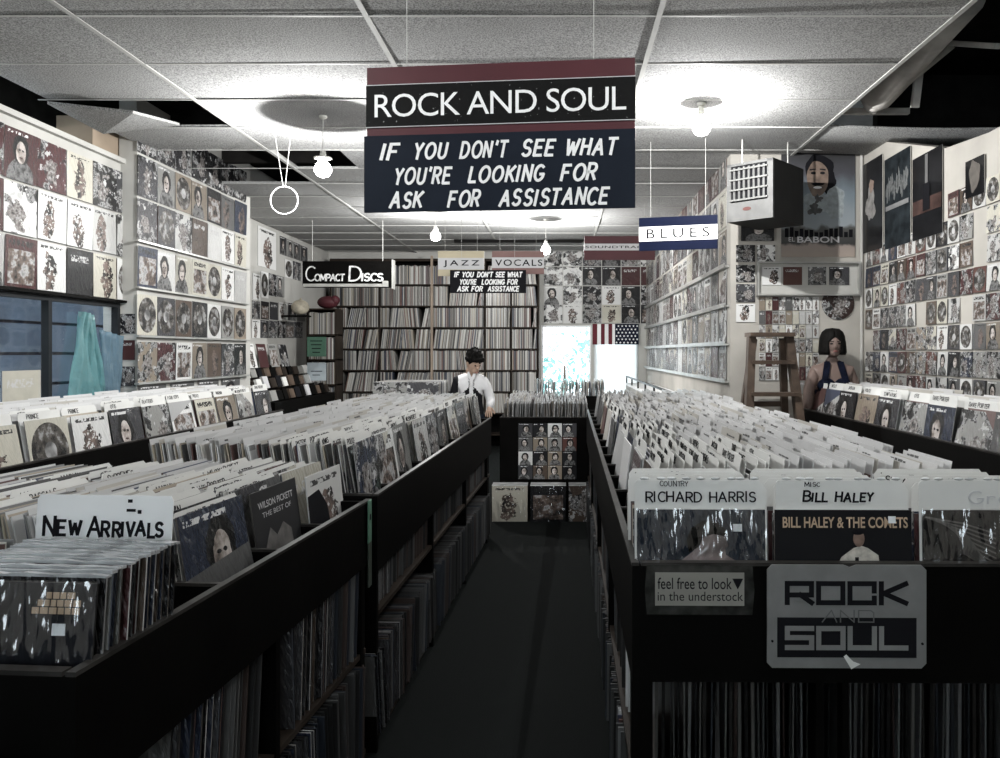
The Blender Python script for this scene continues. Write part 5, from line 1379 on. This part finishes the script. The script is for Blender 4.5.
# ------------------------------------------------------------------ FIGURES
def skinned(name, verts, edges, radii, m, parent=None, levels=2, root=0):
    me = bpy.data.meshes.new(name); me.from_pydata(verts, edges, []); o = bpy.data.objects.new(name, me); C.objects.link(o)
    o.modifiers.new('Skin', 'SKIN'); o.modifiers[0].use_smooth_shade = True
    for i, r_ in enumerate(radii):
        sv = me.skin_vertices[0].data[i]; sv.radius = r_ if hasattr(r_, '__len__') else (r_, r_)
        sv.use_root = (i == root)
    sb = o.modifiers.new('Sub', 'SUBSURF'); sb.levels = levels; sb.render_levels = levels
    dg = bpy.context.evaluated_depsgraph_get(); dg.update()
    me2 = bpy.data.meshes.new_from_object(o.evaluated_get(dg)); bpy.data.objects.remove(o); me2.name = name
    me2.materials.clear()
    for mm in (m if isinstance(m, (list, tuple)) else [m]): me2.materials.append(mm)
    for p_ in me2.polygons: p_.use_smooth = True; p_.material_index = 0
    return place(name, me2, None, parent)
def hand(parent, wrist, d, side, s=1.0, m=None, curl=.5):
    """palm and five fingers; wrist point, direction d, palm width axis 'side'"""
    w = Vector(wrist); d = Vector(d).normalized(); sd = Vector(side); sd = (sd-d*sd.dot(d)).normalized(); n_ = d.cross(sd)
    V, E, Rr = [], [], []
    def add(p, r_): V.append(tuple(p)); Rr.append(r_*s); return len(V)-1
    a = add(w, .02); b = add(w+d*.045*s, (.032)); c = add(w+d*.08*s, .028); E += [(a, b), (b, c)]
    for q, (off, L_) in enumerate(((-.03, .062), (-.01, .075), (.01, .07), (.029, .055))):
        k = add(w+d*.088*s+sd*off*s, .0095); k1 = add(w+d*(.088+L_*.5)*s+sd*off*1.1*s+n_*.012*curl*s, .0085); k2 = add(w+d*(.088+L_*.88)*s+sd*off*1.1*s+n_*.04*curl*s, .007)
        E += [(c, k), (k, k1), (k1, k2)]
    k = add(w+d*.04*s-sd*.036*s, .011); k1 = add(w+d*.07*s-sd*.058*s+n_*.01*s, .01); k2 = add(w+d*.095*s-sd*.064*s+n_*.022*s, .008)
    E += [(b, k), (k, k1), (k1, k2)]
    return skinned('hand', V, E, Rr, m, parent, 1)
# standing customer, looking down at a bin to the right
P0 = (-.86, 8.0, 0)
t = empty('person', T(P0[0]-.03, P0[1], -.05) @ RZ(.15) @ Matrix.Diagonal((.86, .95, 1, 1)), 'person in a black and white panelled jacket looking down among the bins', 'person')
V = [(0, 0, .90), (.0, 0, 1.02), (0, -.01, 1.16), (0, -.015, 1.27), (.005, -.03, 1.335), (.015, -.06, 1.40),  # pelvis..neck
     (-.10, 0, .84), (-.11, -.01, .48), (-.115, .02, .09), (-.12, -.10, .04), (.10, 0, .84), (.11, -.02, .48), (.115, .01, .09), (.12, -.11, .04),
     (-.16, -.01, 1.255), (-.215, -.01, 1.04), (-.16, -.17, .97), (.165, -.015, 1.25), (.235, -.02, 1.05), (.20, -.20, 1.02)]
E = [(0, 1), (1, 2), (2, 3), (3, 4), (4, 5), (0, 6), (6, 7), (7, 8), (8, 9), (0, 10), (10, 11), (11, 12), (12, 13), (3, 14), (14, 15), (15, 16), (3, 17), (17, 18), (18, 19)]
RD = [(.15, .11), (.145, .105), (.155, .11), (.12, .09), .055, .05, .085, .062, .045, .035, .085, .062, .045, .035, .068, .055, .04, .068, .055, .04]
body = skinned('body', V, E, RD, [m_jacket, m_jwhite, m_jeans, m_skin], t, 4)
for p_ in body.data.polygons:
    c = p_.center; x, y, z = c
    if z < .93: p_.material_index = 2
    elif z > 1.335: p_.material_index = 3
    else:
        ax = abs(x)
        if .03 < ax < .15 and z > 1.115+.9*(.13-ax) and z > 1.12 and y < .02: p_.material_index = 1
        elif x > .15 and y < .1 and z < 1.3: p_.material_index = 1
        elif ax < .018 and y < 0 and z > 1.25: p_.material_index = 3
        elif ax < .022 and y < 0: p_.material_index = 1
mb = MB(); mb.sphere((0, 0, 0), (.076, .095, .112), n=24, k=18); mb.sphere((0, -.05, -.05), (.05, .05, .055), n=16, k=10); mb.sphere((0, -.098, -.012), (.013, .02, .02), n=10, k=8)
for s_ in (-1, 1): mb.sphere((s_*.078, .005, -.01), (.012, .022, .032), n=10, k=8)
HM = T(.03, -.085, 1.445) @ RZ(.5) @ RX(.5)
head = part('head', mb, t, m_skin, True, HM)
mb = MB()
for s_ in (-1, 1): mb.sphere((s_*.03, -.085, .012), (.012, .008, .007), n=10, k=6)
part('eyes', mb, head, m_ink, True)
mb = MB(); mb.sphere((0, -.094, -.058), (.024, .008, .008), n=12, k=6); part('mouth', mb, head, simple('lips', (.3, .14, .12)), True)
mb = MB(); mb.sphere((0, .022, .035), (.092, .1, .102), n=24, k=16)
for q in range(60):
    a = R.uniform(0, 2*PI); e_ = R.uniform(-.1, 1.2); mb.sphere((.085*math.cos(a)*math.cos(e_), .02+.09*math.sin(a)*math.cos(e_), .035+.09*math.sin(e_)), (R.uniform(.012, .03), R.uniform(.012, .03), R.uniform(.02, .035)), n=8, k=6)
for q in range(7): mb.sphere((-.06+.02*q, -.075, .07), (.018, .02, .025), n=8, k=6)
part('hair', mb, head, m_hair, True)
hand(t, (-.155, -.19, .96), (.3, -.8, -.5), (1, .2, 0), 1, m_skin)
hand(t, (.195, -.225, 1.015), (-.1, -.8, -.5), (-1, .2, 0), 1, m_skin)
mb = MB(); mb.prism([(-.05, 1.345), (-.02, 1.27), (0, 1.2), (.02, 1.27), (.055, 1.345), (.035, 1.36), (0, 1.30), (-.03, 1.36)], .012, M=T(0, -.13, 0)); part('collar', mb, t, m_jwhite, label='white open collar')

# mannequin bust
t = empty('mannequin_bust', T(2.135, 6.27, .995) @ RZ(-.1) @ Matrix.Diagonal((1.08, 1.05, 1.06, 1)), 'female mannequin bust with black bob and dark halter top in the corner', 'mannequin')
V = [(0, 0, .0), (0, .0, .12), (0, -.005, .24), (0, .01, .345), (0, .005, .40), (0, -.01, .46), (-.115, .01, .335), (-.165, .015, .20), (-.175, .0, .04), (.115, .01, .335), (.165, .015, .20), (.175, .0, .04)]
E = [(0, 1), (1, 2), (2, 3), (3, 4), (4, 5), (3, 6), (6, 7), (7, 8), (3, 9), (9, 10), (10, 11)]
RD = [(.125, .09), (.105, .08), (.125, .085), (.085, .06), .042, .038, .055, .045, .04, .055, .045, .04]
body = skinned('body', V, E, RD, [m_skin_m], t, 3)
tz = .0
m_top = simple('dark_blue_print_top', (.006, .008, .018), .6, .8, 22)
mb = MB()
for s_ in (-1, 1): mb.sphere((s_*.058, -.075, .225), (.066, .055, .062), n=20, k=14)
mb.lathe([(.128, .0), (.122, .08), (.118, .14), (.125, .2)], 24, M=Matrix.Diagonal((1.02, .86, 1, 1)))
part('halter_top', mb, t, m_top, True)
mb = MB()
for s_ in (-1, 1): mb.bar((s_*.075, -.10, .255), (s_*.045, -.045, .40), .045, .012); mb.bar((s_*.045, -.045, .40), (s_*.02, .045, .42), .03, .01)
part('strap', mb, t, m_top)
mb = MB(); mb.sphere((0, -.02, .53), (.064, .078, .092), n=24, k=18); mb.sphere((0, -.055, .475), (.04, .035, .036), n=14, k=10); mb.sphere((0, -.1, .518), (.009, .014, .018), n=10, k=8); part('head', mb, t, m_skin_m, True)
mb = MB()
for s_ in (-1, 1): mb.sphere((s_*.026, -.091, .537), (.013, .006, .006), n=10, k=6); mb.bar((s_*.012, -.098, .553), (s_*.04, -.088, .556), .004, .004, side=(0, 0, 1))
part('eyes', mb, t, m_ink, True)
mb = MB(); mb.sphere((0, -.093, .482), (.017, .006, .006), n=12, k=6); part('lips', mb, t, simple('mannequin_lips', (.32, .12, .11)), True)
# bob: cap with a fringe and side curtains
mb = MB(); n = 32; prof = [(.0, .655), (.05, .648), (.078, .625), (.092, .59), (.098, .55), (.102, .51), (.104, .475), (.095, .455)]
for r_, z in prof:
    for i in range(n+1):
        th = math.radians(-90+28) + (2*PI-math.radians(56))*i/n if z < .56 else math.radians(-90)+2*PI*i/n
        mb.v.append(Vector((r_*math.cos(th)*.95, .002+r_*math.sin(th)*1.02, z)))
for j in range(len(prof)-1):
    for i in range(n): a = j*(n+1)+i; mb.face([a, a+n+1, a+n+2, a+1])
o = part('bob_hair', mb, t, m_hair, True); md = o.modifiers.new('Solidify', 'SOLIDIFY'); md.thickness = .012; md.offset = -1
mb = MB(); mb.cyl((0, 0, -.06), (0, 0, .0), .1, .12, 20); part('stand', mb, t, m_black)

# ------------------------------------------------------------------ CAMERA, WORLD
cam = bpy.data.cameras.new('Camera'); co = bpy.data.objects.new('Camera', cam); C.objects.link(co)
co.location = (0, 0, H); co.rotation_euler = (PI/2, 0, 0)
cam.sensor_fit = 'HORIZONTAL'; cam.sensor_width = 36; cam.lens = 36*F/1000
cam.shift_x = -(VX-500)/1000; cam.shift_y = -(379-VY)/1000
cam.clip_start = .05; cam.clip_end = 200
SC.camera = co
W = bpy.data.worlds.new('World'); SC.world = W; W.use_nodes = True
bg = W.node_tree.nodes['Background']; bg.inputs[0].default_value = (.82, .93, 1, 1); bg.inputs[1].default_value = 6.0
SC.view_settings.view_transform = 'Standard'; SC.view_settings.look = 'None'
SC.view_settings.gamma = 1; SC.view_settings.exposure = 0.0; SC.view_settings.use_curve_mapping = False
print('cards', ncard, 'objects', len(bpy.data.objects))
